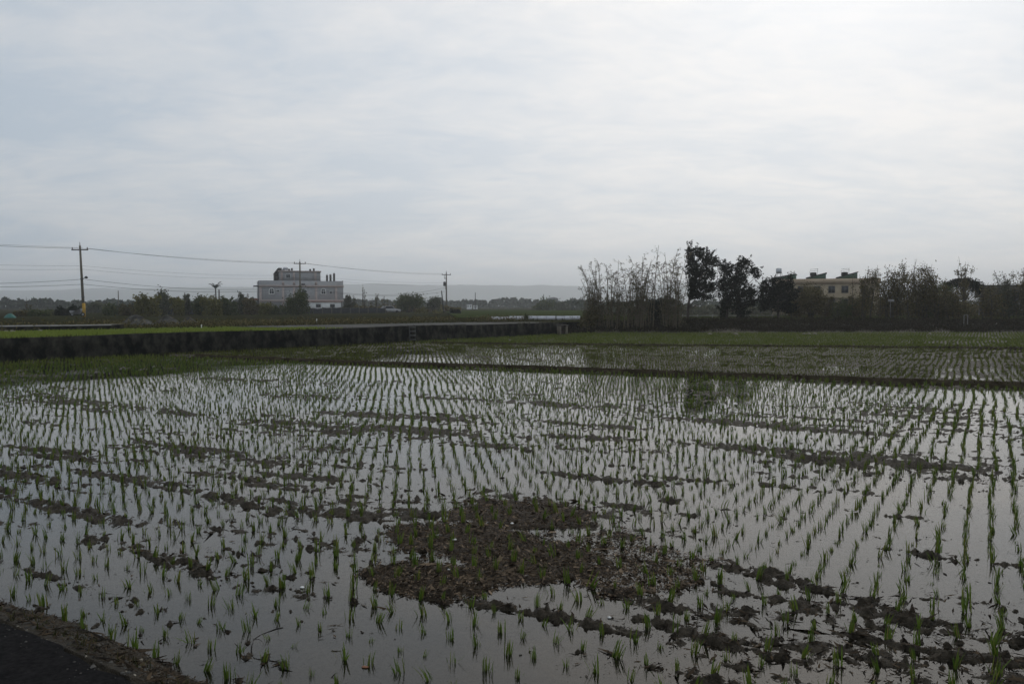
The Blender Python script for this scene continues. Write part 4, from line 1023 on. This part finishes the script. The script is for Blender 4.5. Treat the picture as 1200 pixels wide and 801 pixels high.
def tan_building():
    d = 130; s = d / F; zb = .72; yb = 358 + (CAMH - zb) / d * F; base = P(905, yb, d)
    root = tag(empty('tan_building', base, math.radians(-20)), 'long flat tan building with a pale orange parapet and green sawtooth roof sheds', 'building')
    k = 1.0
    ca = math.cos(math.radians(-20)); sa = math.sin(math.radians(-20))
    def X(px):                                                        # local x whose image column is px
        u = (px - 600) / F; return (u * d - base.x) / (ca - u * sa)
    Z = lambda py: (358 - py) * s + CAMH - base.z
    w = X(1030)
    mb = MB(); mb.box(0, 0, 0, w, 9, Z(333.0)); mb.build('wall', M['tan'], root)
    mb = MB(); mb.box(-.12, -.14, Z(333.0) + .003, w + .12, 9.1, Z(327.2)); mb.build('parapet', M['orangeband'], root)
    mb = MB(); mb.box(-.2, -.5, Z(349.4), w + .1, -.003, Z(348.4)); mb.build('canopy_slab', M['tan'], root)
    for px in (916, 938, 957, 974, 989.5, 1012):
        for py, hh in ((339.5, 1.05), (355.5, 1.3)):
            cx, z0, ww = X(px), Z(py) - hh/2, .95
            f = MB(); f.box(cx - ww/2, -.08, z0, cx + ww/2, -.003, z0 + .08); f.box(cx - ww/2, -.08, z0 + hh - .08, cx + ww/2, -.003, z0 + hh); f.box(cx - ww/2, -.08, z0 + .08, cx - ww/2 + .07, -.003, z0 + hh - .08); f.box(cx + ww/2 - .07, -.08, z0 + .08, cx + ww/2, -.003, z0 + hh - .08); f.box(cx - .03, -.075, z0 + .08, cx + .03, -.003, z0 + hh - .08)
            fo = f.build('window_frame', M['greywall'], root)
            g = MB(); g.box(cx - ww/2 + .07, -.035, z0 + .08, cx + ww/2 - .07, -.012, z0 + hh - .08); g.build('pane', M['glass'], fo)
    for a, b, top in ((904, 931, 321.5), (945.5, 967, 320.6), (981, 1004, 320.0)):
        z0 = Z(327.2) + .003
        mb = MB(); mb.prism([(X(a), z0), (X(b), z0), (X(b), Z(top)), (X(a), z0 + .12)], .6, 6.5); o = mb.build('roof_shed', M['greenmetal'], root)
        mb = MB(); mb.prism([(X(a) - .25, z0 + .12), (X(b) + .12, Z(top) + .02), (X(b) + .12, Z(top) + .10), (X(a) - .25, z0 + .20)], .4, 6.7); mb.build('shed_roof', M['darkroof'], o)
    for px in (952, 989.5):
        z0 = Z(327.2) + .003; zt = Z(323.2); cx = X(px)
        mb = MB(); mb.lathe([(.02, zt), (.45, zt), (.47, zt + .1), (.47, zt + .45), (.42, zt + .55), (.02, zt + .58)], 12, (cx, 3.4, 0)); mb.v = [v - np.array([0, 3.4, 0]) if False else v for v in mb.v]; tk = mb.build('water_tank', M['darkpole'], root)
        lg = MB()
        for sx in (-.35, .35):
            for sy in (-.3, .3): lg.tube([(cx + sx, 3.4 + sy, z0), (cx + sx, 3.4 + sy, zt + .02)], [.035, .035], 4)
        for zz in (zt + .75, zt + 1.0): lg.tube([(cx - .5, 3.4, zz), (cx + .7, 3.4, zz + .12)], [.02, .02], 4)
        lg.tube([(cx - .5, 3.4, zt), (cx - .5, 3.4, zt + .8)], [.02, .02], 4); lg.tube([(cx + .6, 3.4, zt), (cx + .6, 3.4, zt + 1.1)], [.02, .02], 4)
        lg.build('tank_stand', M['steel'], tk)
tan_building()
def water_tower():
    d = 128; s = d / F; base = P(912, 370, d); Z = lambda py: (370 - py) * s
    root = tag(empty('water_tower', base), 'small steel water tank on tall thin legs beside the tan building', 'water tower')
    mb = MB(); mb.lathe([(.02, Z(320.5)), (.40, Z(320.5)), (.42, Z(320.2)), (.42, Z(315)), (.3, Z(314.2)), (.02, Z(313.8))], 14); mb.build('tank', M['stainless'], root)
    for sx in (-.4, .4):
        for sy in (-.4, .4): mb = MB(); mb.tube([(sx * 1.25, sy * 1.25, 0), (sx * .9, sy * .9, Z(320.6))], [.04, .035], 5); mb.build('leg', M['steel'], root)
    mb = MB()
    for zz in (332, 345): mb.tube([(-.42, -.42, Z(zz)), (.42, -.42, Z(zz))], [.025, .025], 4); mb.tube([(-.42, .42, Z(zz)), (.42, .42, Z(zz))], [.025, .025], 4)
    mb.tube([(-.45, -.45, Z(345)), (.4, -.4, Z(332))], [.02, .02], 4); mb.build('brace', M['steel'], root)
water_tower()
def dark_house():
    d = 108; s = d / F; zb = .75; yb = 358 + (CAMH - zb) / d * F; base = P(1146, yb, d)
    root = tag(empty('dark_roof_house', base, math.radians(-26)), 'low house with a dark tiled roof behind the wispy trees', 'house')
    Z = lambda py: (358 - py) * s + CAMH - base.z
    w, dep, e, r = 9.5, 6.0, Z(347), Z(336.0)
    mb = MB(); mb.box(.3, .3, 0, w - .3, dep - .3, e); mb.prism([(0, 0), (0, 0), (0, 0)], 0, 0) if False else None
    mb.add([(.3, .3, e), (.3, dep - .3, e), (.3, dep / 2, r - .15)], None, [(0, 1, 2)]); mb.add([(w - .3, .3, e), (w - .3, dep - .3, e), (w - .3, dep / 2, r - .15)], None, [(0, 2, 1)]); mb.build('wall', M['greywall'], root)
    mb = MB()
    for y0, y1 in ((-.25, dep / 2), (dep + .25, dep / 2)):
        mb.add([(-.2, y0, e - .1), (w + .2, y0, e - .1), (w + .2, y1, r), (-.2, y1, r), (-.2, y0, e + .06), (w + .2, y0, e + .06), (w + .2, y1, r + .16), (-.2, y1, r + .16)], [(0,1,2,3),(4,5,6,7),(0,1,5,4),(1,2,6,5),(3,0,4,7)])
    ro = mb.build('roof', M['darkroof'], root)
    mb = MB(); mb.tube([(-.25, dep/2, r + .17), (w + .25, dep/2, r + .17)], [.12, .12], 6); mb.build('ridge_cap', M['darkroof'], ro)
    for cx in (2.2, 5.0, 7.6):
        f = MB(); f.box(cx - .55, .22, 1.0, cx + .55, .297, 2.1); fo = f.build('window_frame', M['white'], root)
        g = MB(); g.box(cx - .45, .195, 1.1, cx + .45, .218, 2.0); g.build('pane', M['glass'], fo)
dark_house()
def far_house(px, y0, y1, w, d, lab, wm='white', rm='greywall'):
    s = d / F; b = P(px, y1, d); H = (y1 - y0) * s; W = w * s
    root = tag(empty('distant_house', b), lab, 'house', 'pale houses in the far distance')
    mb = MB(); mb.box(-W/2, 0, -1, W/2, W*.7, H*.8); mb.build('wall', M[wm], root)
    mb = MB(); mb.prism([(-W*.54, H*.8 + .005), (W*.54, H*.8 + .005), (W*.5, H*.88), (W*.1, H), (-W*.5, H*.9)], -.2, W*.72); mb.build('roof', M[rm], root)
    for k in (-.25, .25): mb = MB(); mb.box(W*k - W*.09, -.06, H*.35, W*k + W*.09, -.004, H*.6); mb.build('window', M['glass'], root)
far_house(8, 352, 361, 18, 420, 'pale distant house at the edge of the far wood')
far_house(22, 353, 360, 12, 460, 'second pale distant shed beside the pale house, with a long low roof')
far_house(550, 355, 362, 6, 330, 'small white distant house with the taller front', 'white')
far_house(557, 356.5, 362, 5, 335, 'small white distant house just beside the slim pole', 'white')
far_house(648, 348, 360, 12, 620, 'hazy distant pale block above the far wood', 'greywall')

# ------------------------------------------------------------------ smaller things
# white panels standing along the far edge of the terrace
def panels(x0, x1, y0, y1, d, label, n):
    s = d / F; a = P(x0, y1, d); b = P(x1, y1, d); L = b.x - a.x; H = (y1 - y0) * s
    root = tag(empty('panel_barrier', a), label, 'panel barrier', 'low white panel barriers on the terrace edge')
    for k in range(n):
        mb = MB(); dx = L / n; rr = np.random.default_rng(int(x0) + k)
        mb.box(k*dx + .012, rr.uniform(-.03, .03), .02, (k+1)*dx - .012, .06, H * rr.uniform(.96, 1.02)); mb.build('panel', M['panel'], root)
    for k in range(n + 1):
        mb = MB(); mb.tube([(k * L / n, .09, -.1), (k * L / n, .09, H * 1.06)], [.022, .022], 5); mb.build('post', M['steel'], root)
panels(576, 595, 370.8, 375.0, 84, 'short low white panel barrier, the one farthest from the bamboo', 2)
panels(596, 614.5, 370.2, 374.8, 84.5, 'short low white panel barrier just before the shrub gap', 2)
panels(619, 651, 370.0, 374.6, 84, 'long low white panel barrier just after the shrub gap', 3)
panels(652, 680, 370.0, 374.6, 83.6, 'low white panel barrier running up to the wide bamboo clump', 3)
veg('bush', 'gap_shrub', 'tiny dark shrub filling the gap between the white panels', 616.8, 368, 376, 6, 84, M['greenleaf'], 610, cat='shrub', dens=1.2)
# sluice box at the end of the wall
b = P(659, 389.5, 66.3); b.z = .12
root = tag(empty('sluice_box', b, .3), 'small grey concrete sluice box at the end of the retaining wall', 'sluice')
mb = MB(); mb.box(-.34, -.3, -.3, -.2, .3, .62); mb.box(.2, -.3, -.3, .34, .3, .62); mb.box(-.2, .16, -.3, .2, .3, .62); mb.build('body', M['pole'], root)
mb = MB(); mb.box(-.197, -.1, -.3, .197, -.04, .5); mb.build('gate_board', M['bark'], root)
mb = MB(); mb.box(-.38, -.33, .623, .38, .32, .70); mb.build('cap', M['stub'], root)
# ladder on the wall
t_ = wall_t(*G(464, 400)[:2]); q = wp(t_, -.04)
root = tag(empty('ladder', (q[0], q[1], .0), math.atan2(wd[1], wd[0])), 'pale steel rung ladder fixed to the face of the retaining wall', 'ladder')
for k in (-.27, .27): mb = MB(); mb.tube([(k, -.02, -.05), (k, .02, 1.04), (k, .16, 1.10)], [.032, .032, .032], 6); mb.build('rail', M['greywall'], root)
for k in range(4): mb = MB(); mb.tube([(-.27, -.01 + .01*k, .16 + .26*k), (.27, -.01 + .01*k, .16 + .26*k)], [.036, .036], 6); mb.build('rung', M['greywall'], root)
# low concrete channel edge behind the nursery
a, b_, c_ = P(-60, 382.6, 45), P(60, 381.6, 47), P(131, 380.6, 49)
mb = MB()
for p, q in ((a, b_), (b_, c_)):
    mb.add([(p.x, p.y, .7), (q.x, q.y, .7), (q.x, q.y, q.z), (p.x, p.y, p.z), (p.x + .1, p.y + 1.3, .7), (q.x + .1, q.y + 1.3, .7), (q.x + .1, q.y + 1.3, q.z), (p.x + .1, p.y + 1.3, p.z)], [(0,1,2,3),(3,2,6,7),(5,4,7,6)])
mb.add([(c_.x, c_.y, .7), (c_.x + .1, c_.y + 1.3, .7), (c_.x + .1, c_.y + 1.3, c_.z), (c_.x, c_.y, c_.z)], [(0,1,2,3)])
ch = mb.build('concrete_channel', M['oldwall']); tag(ch, 'low dark concrete irrigation channel with a pale top behind the green nursery bed', 'channel')
mb = MB()
for p, q in ((a, b_), (b_, c_)):
    mb.add([(p.x, p.y - .04, p.z + .02), (q.x, q.y - .04, q.z + .02), (q.x + .1, q.y + 1.32, q.z + .025), (p.x + .1, p.y + 1.32, p.z + .025), (p.x, p.y - .04, p.z - .03), (q.x, q.y - .04, q.z - .03)], [(0,1,2,3),(4,5,1,0)])
mb.build('coping', M['concrete'], ch)
# stones along the nursery
for k, (px, py, sz, lab) in enumerate([(7, 388.6, .12, 'pale stone at the nursery edge, beside another alike'), (14.5, 388.5, .13, 'pale stone at the nursery edge, close to the teal tarp heap'),
      (47, 387.6, .10, 'small pale stone at the middle of the nursery edge'), (63, 385.8, .14, 'pale stone resting on the bank below the scooter')]):
    p = P(px, py, 43.5)
    lump('stone', px, py, ZT + .02, sz, M['stone'], lab, 'stone', 'pale stones along the nursery edge', .8, 60 + k)
for k, (px, lab) in enumerate([(942, 'pale yellowish stone on the bank below the tan building, beside two others'), (948, 'flat pale stone, middle of three on the bank below the tan building'), (955, 'pale stone, last of three on the bank below the tan building'), (832, 'small pale stone on the bank below the tallest dark tree'), (862, 'small grey stone on the bank below the broad dark tree'), (1090, 'small pale stone on the bank below the dense trees')]):
    lump('stone', px, 391.2, .12, .16, M['stone'], lab, 'stone', 'pale stones along the foot of the brushy bank', .6, 80 + k)
# soil heaps
def heap(px, py, w, h, d, lab, seed, m='soil', name='soil_heap', cat='soil heap', group='grey soil heaps by the wet paddy'):
    s = d / F; b = P(px, py, d); b.z = .90; h *= 1.5; n = 26; r = np.linspace(0, 1, 9); th = np.linspace(0, 6.283, n, endpoint=False)
    X = r[:, None] * np.cos(th) * w * s / 2; Y = r[:, None] * np.sin(th) * w * s / 3
    Z_ = h * s * (1 - r[:, None] ** 1.5) * (1 + .5 * fbm(X * 1.3 + seed, Y * 1.3, seed, 4)) - .06 * r[:, None]
    i = np.arange(8)[:, None] * n; j = np.arange(n)[None]; j2 = (j + 1) % n
    mb = MB(); mb.add(np.stack([X, Y, Z_], -1).reshape(-1, 3), np.stack([i + j, i + n + j, i + n + j2, i + j2], -1).reshape(-1, 4))
    return tag(mb.build(name, M[m], None, b, smooth=(m == 'tarp')), lab, cat, group)
heap(160, 380.5, 46, 7, 62, 'low wide grey soil heap behind the end of the green nursery', 1)
heap(196, 380, 34, 8, 64, 'taller grey soil heap beside the bare wet paddy', 2)
heap(222, 379, 28, 6, 66, 'small grey soil heap closest to the betel palm', 3)
heap(12, 377, 15, 4.5, 100, 'teal tarpaulin covered heap among low shrubs', 4, 'tarp', 'tarp_heap', 'tarp heap', None)
# white marker posts on the wet paddy
for px, py, d, lab in ((236, 383, 52, 'short white marker stake at the corner of the wet paddy'), (371, 375.5, 66, 'short white marker stake before the dense tree at the grey house')):
    b = P(px, py, d); mb = MB(); mb.tube([(0, 0, -.2), (0.01, 0, .12), (.012, 0, .16)], [.032, .03, .015], 7); mb.tube([(-.05, 0, .1), (.06, 0, .12)], [.012, .012], 4)
    tag(mb.build('marker_stake', M['white'], None, b), lab, 'stake', 'white marker stakes on the terrace')
# dark netting fence before the grey house
def net_fence():
    a, b = P(196, 372, 138), P(452, 371, 158); L = (b - a).length
    root = tag(empty('net_fence', (a.x, a.y, .85), math.atan2(b.y - a.y, b.x - a.x)), 'dark netting fence on posts running in front of the grey house', 'fence')
    n = 22; rng = np.random.default_rng(2)
    for k in range(n):
        mb = MB(); x0, x1 = k * L / n, (k + 1) * L / n
        h0, h1 = 1.08 + .06 * rng.normal(), 1.08 + .06 * rng.normal()
        mb.add([(x0 + .04, 0, 0), (x1 - .04, 0, 0), (x1 - .04, 0, h1), ((x0+x1)/2, .06, (h0+h1)/2 - .08), (x0 + .04, 0, h0), ((x0+x1)/2, .06, 0), (x0 + .04, .025, 0), (x1 - .04, .025, 0), (x1 - .04, .025, h1), ((x0+x1)/2, .085, (h0+h1)/2 - .08), (x0 + .04, .025, h0), ((x0+x1)/2, .085, 0)],
               [(0, 5, 3, 4), (5, 1, 2, 3), (6, 11, 9, 10), (11, 7, 8, 9), (4, 3, 9, 10), (3, 2, 8, 9)]); mb.build('netting', M['netting'], root)
    for k in range(n + 1):
        mb = MB(); mb.tube([(k * L / n, .01, -.3), (k * L / n, .01, 1.2)], [.045, .04], 6); mb.build('post', M['pole'], root)
net_fence()
# rail fence behind the dark trees
def rail_fence():
    a, b = P(800, 373.5, 88), P(905, 373.5, 88); L = b.x - a.x
    root = tag(empty('rail_fence', (a.x, a.y, .62)), 'grey two rail fence seen beneath the dark feathery trees', 'fence')
    for k in range(7): mb = MB(); mb.box(k * L / 6 - .05, -.05, -.2, k * L / 6 + .05, .05, .75); mb.build('post', M['concrete'], root)
    for z in (.35, .65): mb = MB(); mb.box(-.2, -.085, z - .05, L + .2, -.053, z + .05); mb.build('rail', M['concrete'], root)
rail_fence()
# small sign, leaning stick, pipe frame
d = 78; b = P(1043, 389, d); s = d / F
root = tag(empty('field_sign', b), 'small pale blank sign on a thin grey pole among the wispy trees', 'sign')
mb = MB(); mb.tube([(0, 0, -.2), (-.02, 0, 38 * s)], [.016, .013], 6); mb.build('pole', M['concrete'], root)
mb = MB(); mb.box(-.26, -.055, 35.6 * s, .30, -.035, 38.2 * s); mb.build('board', M['concrete'], root)
b = P(1162, 386.5, 73.2); mb = MB(); mb.tube([(0, 0, -.1), (.25, .02, .33), (.47, .03, .62)], [.032, .028, .022], 6)
tag(mb.build('leaning_stick', M['palebark'], None, b), 'pale stick leaning in the dark brush by the bank foot', 'stick')
b = P(1131.5, 389, 73.4); root = tag(empty('pipe_frame', b), 'thin grey pipe gate frame standing in the dark brush', 'frame')
for k in (-.16, .16): mb = MB(); mb.tube([(k, 0, -.2), (k, 0, 1.45)], [.022, .022], 6); mb.build('upright', M['concrete'], root)
mb = MB(); mb.tube([(-.16, 0, 1.45), (.0, 0, 1.52), (.16, 0, 1.45)], [.022, .022, .022], 6); mb.build('crossbar', M['concrete'], root)
# scooter at the pole foot
def scooter():
    d = 107.5; b = P(91, 373.3, d); b.z = .95; root = tag(empty('motor_scooter', b, math.radians(8)), 'white and grey motor scooter parked at the foot of the tall concrete pole', 'scooter')
    for xx in (-.62, .62):
        mb = MB(); th = np.linspace(0, 6.283, 17); ring = np.stack([xx + .19*np.cos(th), 0*th, .24 + .19*np.sin(th)], 1); mb.tube(ring, .055, 6, False); wl = mb.build('wheel', M['rubber'], root)
        m2 = MB(); m2.lathe([(.01, -.04), (.13, -.04), (.14, 0), (.13, .04), (.01, .04)], 10); v = np.concatenate(m2.v); m2.v = [np.stack([xx + v[:, 0], v[:, 2], .24 + v[:, 1]], 1)]; m2.build('rim', M['stainless'], wl)
    mb = MB(); mb.prism([(-.85, .42), (-.45, .30), (.18, .26), (.36, .34), (.52, .72), (.50, .95), (.40, .95), (.30, .48), (.12, .38), (-.20, .42), (-.30, .68), (-.92, .72)], -.15, .15); mb.build('body', M['silver'], root)
    mb = MB(); mb.prism([(-.88, .724), (-.25, .70), (-.2, .76), (-.5, .82), (-.86, .84)], -.13, .13); mb.build('seat', M['rubber'], root)
    mb = MB(); mb.tube([(.62, 0, .24), (.48, 0, .9), (.44, 0, 1.02)], [.035, .03, .03], 6); mb.tube([(.36, -.32, 1.06), (.44, 0, 1.02), (.36, .32, 1.06)], [.018, .02, .018], 6); mb.build('handlebar', M['darkpole'], root)
    mb = MB(); mb.lathe([(.01, -.05), (.09, -.03), (.10, .02), (.05, .06), (.01, .07)], 9, (.53, 0, .86)); mb.build('headlight', M['redlamp'], root)
    for k in (-1, 1): mb = MB(); mb.tube([(.42, .18*k, 1.05), (.42, .22*k, 1.2)], [.008, .008], 4); mb.lathe([(.01, 0), (.05, .02), (.05, .07), (.01, .09)], 8, (.42, .23*k, 1.18)); mb.build('mirror', M['darkpole'], root)
scooter()
# white car among the shrubs
def car():
    d = 168; b = P(456.5, 368.4, d); b.z = .80; root = tag(empty('parked_car', b, math.radians(35)), 'pale silver car half hidden by twiggy shrubs beyond the grey house', 'car')
    mb = MB(); mb.prism([(-2.0, .32), (2.0, .32), (2.08, .55), (2.0, .78), (1.1, .90), (-1.95, .92), (-2.08, .6)], -.82, .82); mb.build('body', M['silver'], root)
    mb = MB(); mb.prism([(-1.7, .923), (1.0, .903), (.35, 1.42), (-1.2, 1.44)], -.70, .70); cb = mb.build('cabin', M['silver'], root)
    for k in (-1, 1): mb = MB(); y0 = .703*k; mb.add([(-1.45, y0, .98), (.72, y0, .97), (.28, y0, 1.35), (-1.12, y0, 1.36)], [(0,1,2,3)]); mb.build('side_window', M['glass'], cb)
    for xx in (-1.25, 1.25):
        for k in (-1, 1):
            m2 = MB(); m2.lathe([(.01, -.09), (.29, -.09), (.32, -.06), (.32, .06), (.29, .09), (.01, .09)], 14); v = np.concatenate(m2.v); m2.v = [np.stack([xx + v[:, 0], .78*k + v[:, 2], .32 + v[:, 1]], 1)]; m2.build('wheel', M['rubber'], root)
    for k in (-1, 1): mb = MB(); mb.box(2.03, .55*k - .16, .60, 2.085, .55*k + .16, .74); mb.build('headlight', M['redlamp'], root)
car()

# ------------------------------------------------------------------ hills
def hills(d, prof, name):
    px = np.linspace(-900, 2100, 600); n = len(px)
    top = CAMH + (358 - np.interp(px, *prof)) / F * d * (1 + .13 * fbm(px * .014, px * 0, 5, 4) + .05 * fbm(px * .06, px * 0, 6, 4))
    X = (px - 600) / F * d
    rows = []
    for k, (f, dd) in enumerate(((0, -500), (.35, -300), (.7, -120), (1, 0), (.6, 260), (0, 500))):
        rows.append(np.stack([X * (1 + dd / d * .6), np.full(n, d + dd) + 60 * fbm(px * .02, px * 0 + k, 9, 3), np.maximum(top * f, .2)], 1))
    i = np.arange(n - 1)
    mb = MB(); mb.add(np.concatenate(rows), np.concatenate([np.stack([k*n+i, k*n+i+1, (k+1)*n+i+1, (k+1)*n+i], 1) for k in range(5)]))
    tag(mb.build(name, M['hill'], smooth=True), kind='structure')
hills(3900, ([-900, 0, 150, 300, 420, 520, 640, 760, 2100], [344, 339, 338, 337, 333.5, 333, 333.5, 334, 338]), 'hills')

# ------------------------------------------------------------------ haze
mb = MB(); mb.box(-4700, -4700, -2.0, 4700, 4700, 124.0)
hz_m = bpy.data.materials.new('haze'); hz_m.use_nodes = True
N = hz_m.node_tree.nodes; N.clear(); out = N.new('ShaderNodeOutputMaterial'); pv = N.new('ShaderNodeVolumePrincipled')
pv.inputs['Color'].default_value = (.93, .955, .98, 1); pv.inputs['Density'].default_value = 4.2e-4; pv.inputs['Anisotropy'].default_value = .6
pv.inputs['Density Attribute'].default_value = ''; pv.inputs['Temperature Attribute'].default_value = ''; pv.inputs['Color Attribute'].default_value = ''
hz_m.node_tree.links.new(pv.outputs['Volume'], out.inputs['Volume'])
tag(mb.build('haze', hz_m), kind='stuff')

# ------------------------------------------------------------------ sky and light
AZ, EL = math.radians(20), math.radians(40)
sd = Vector((math.sin(AZ) * math.cos(EL), math.cos(AZ) * math.cos(EL), math.sin(EL)))
w = bpy.data.worlds.new('World'); C.world = w; w.use_nodes = True
nt = w.node_tree; N = nt.nodes; L = nt.links
bg = N['Background']; bg.inputs['Strength'].default_value = .10
sky = N.new('ShaderNodeTexSky'); sky.sky_type = 'NISHITA'; sky.sun_disc = False; sky.sun_elevation = EL; sky.sun_rotation = AZ
sky.air_density = 1.0; sky.dust_density = 2.0
tc = N.new('ShaderNodeTexCoord')
def math_n(op, a, b=None):
    n = N.new('ShaderNodeMath'); n.operation = op
    for i, q in enumerate((a, b)):
        if q is None: continue
        if isinstance(q, (int, float)): n.inputs[i].default_value = q
        else: L.new(q, n.inputs[i])
    return n.outputs[0]
nv = N.new('ShaderNodeVectorMath'); nv.operation = 'NORMALIZE'; L.new(tc.outputs['Generated'], nv.inputs[0])
sx = N.new('ShaderNodeSeparateXYZ'); L.new(nv.outputs[0], sx.inputs[0])
den = math_n('ADD', math_n('MAXIMUM', sx.outputs['Z'], 0.0), .20)
cx = N.new('ShaderNodeCombineXYZ'); L.new(math_n('DIVIDE', sx.outputs['X'], den), cx.inputs[0]); L.new(math_n('DIVIDE', sx.outputs['Y'], den), cx.inputs[1])
mp = N.new('ShaderNodeMapping'); mp.inputs['Rotation'].default_value = (0, 0, math.radians(-18)); mp.inputs['Scale'].default_value = (.95, 1.5, 1); L.new(cx.outputs[0], mp.inputs['Vector'])
nz = N.new('ShaderNodeTexNoise'); nz.inputs['Scale'].default_value = 1.6; nz.inputs['Detail'].default_value = 9; nz.inputs['Roughness'].default_value = .60; nz.inputs['Distortion'].default_value = .5
L.new(mp.outputs[0], nz.inputs['Vector'])
nz2 = N.new('ShaderNodeTexNoise'); nz2.inputs['Scale'].default_value = 6.5; nz2.inputs['Detail'].default_value = 5; nz2.inputs['Roughness'].default_value = .55; nz2.inputs['Distortion'].default_value = .8
L.new(mp.outputs[0], nz2.inputs['Vector'])
cf = math_n('ADD', math_n('MULTIPLY', nz.outputs['Fac'], .74), math_n('MULTIPLY', nz2.outputs['Fac'], .26))
# brightness: veil lit from the sun's side
dt = N.new('ShaderNodeVectorMath'); dt.operation = 'DOT_PRODUCT'; L.new(nv.outputs[0], dt.inputs[0]); dt.inputs[1].default_value = sd
sdl = Vector((math.sin(math.radians(22)) * math.cos(math.radians(27)), math.cos(math.radians(22)) * math.cos(math.radians(27)), math.sin(math.radians(27))))
dt.inputs[1].default_value = sdl
dd = math_n('MAXIMUM', dt.outputs['Value'], 0.0)
glow = math_n('ADD', math_n('MULTIPLY', math_n('POWER', dd, 4.5), .47), math_n('MULTIPLY', math_n('POWER', dd, 60.0), .30))
rp_ = N.new('ShaderNodeValToRGB'); L.new(cf, rp_.inputs['Fac'])
e = rp_.color_ramp.elements; e[0].position = .40; e[0].color = (4.3, 5.08, 5.95, 1); e[1].position = .61; e[1].color = (5.95, 6.25, 6.6, 1)
gm = N.new('ShaderNodeMix'); gm.data_type = 'RGBA'; gm.blend_type = 'ADD'; gm.inputs['Factor'].default_value = 1
L.new(rp_.outputs['Color'], gm.inputs[6])
gc = N.new('ShaderNodeMix'); gc.data_type = 'RGBA'; gc.inputs[6].default_value = (0, 0, 0, 1); gc.inputs[7].default_value = (9.4, 8.2, 6.9, 1); gc.clamp_factor = False
L.new(glow, gc.inputs['Factor']); L.new(gc.outputs[2], gm.inputs[7])
mx = N.new('ShaderNodeMix'); mx.data_type = 'RGBA'; mx.inputs['Factor'].default_value = .94
L.new(sky.outputs['Color'], mx.inputs[6]); L.new(gm.outputs[2], mx.inputs[7]); L.new(mx.outputs[2], bg.inputs['Color'])
sl = bpy.data.lights.new('sun', 'SUN'); sl.energy = .6; sl.angle = math.radians(24); sl.color = (1, .96, .90)
so = bpy.data.objects.new('sun', sl); COL.objects.link(so); so.rotation_euler = sd.to_track_quat('Z', 'Y').to_euler(); so.location = sd * 50

# ------------------------------------------------------------------ camera, render
cam = bpy.data.cameras.new('camera'); cam.sensor_width = 36; cam.lens = 30; cam.clip_end = 30000; cam.clip_start = .05
co = bpy.data.objects.new('camera', cam); COL.objects.link(co); co.location = (0, 0, CAMH); co.rotation_euler = (math.pi / 2 - PITCH, 0, 0)
C.camera = co
C.view_settings.view_transform = 'Standard'; C.view_settings.look = 'None'; C.view_settings.exposure = 0; C.view_settings.gamma = 1
cy = C.cycles; cy.max_bounces = 6; cy.diffuse_bounces = 3; cy.glossy_bounces = 3; cy.transmission_bounces = 3; cy.volume_bounces = 1; cy.transparent_max_bounces = 6
cy.caustics_reflective = False; cy.caustics_refractive = False
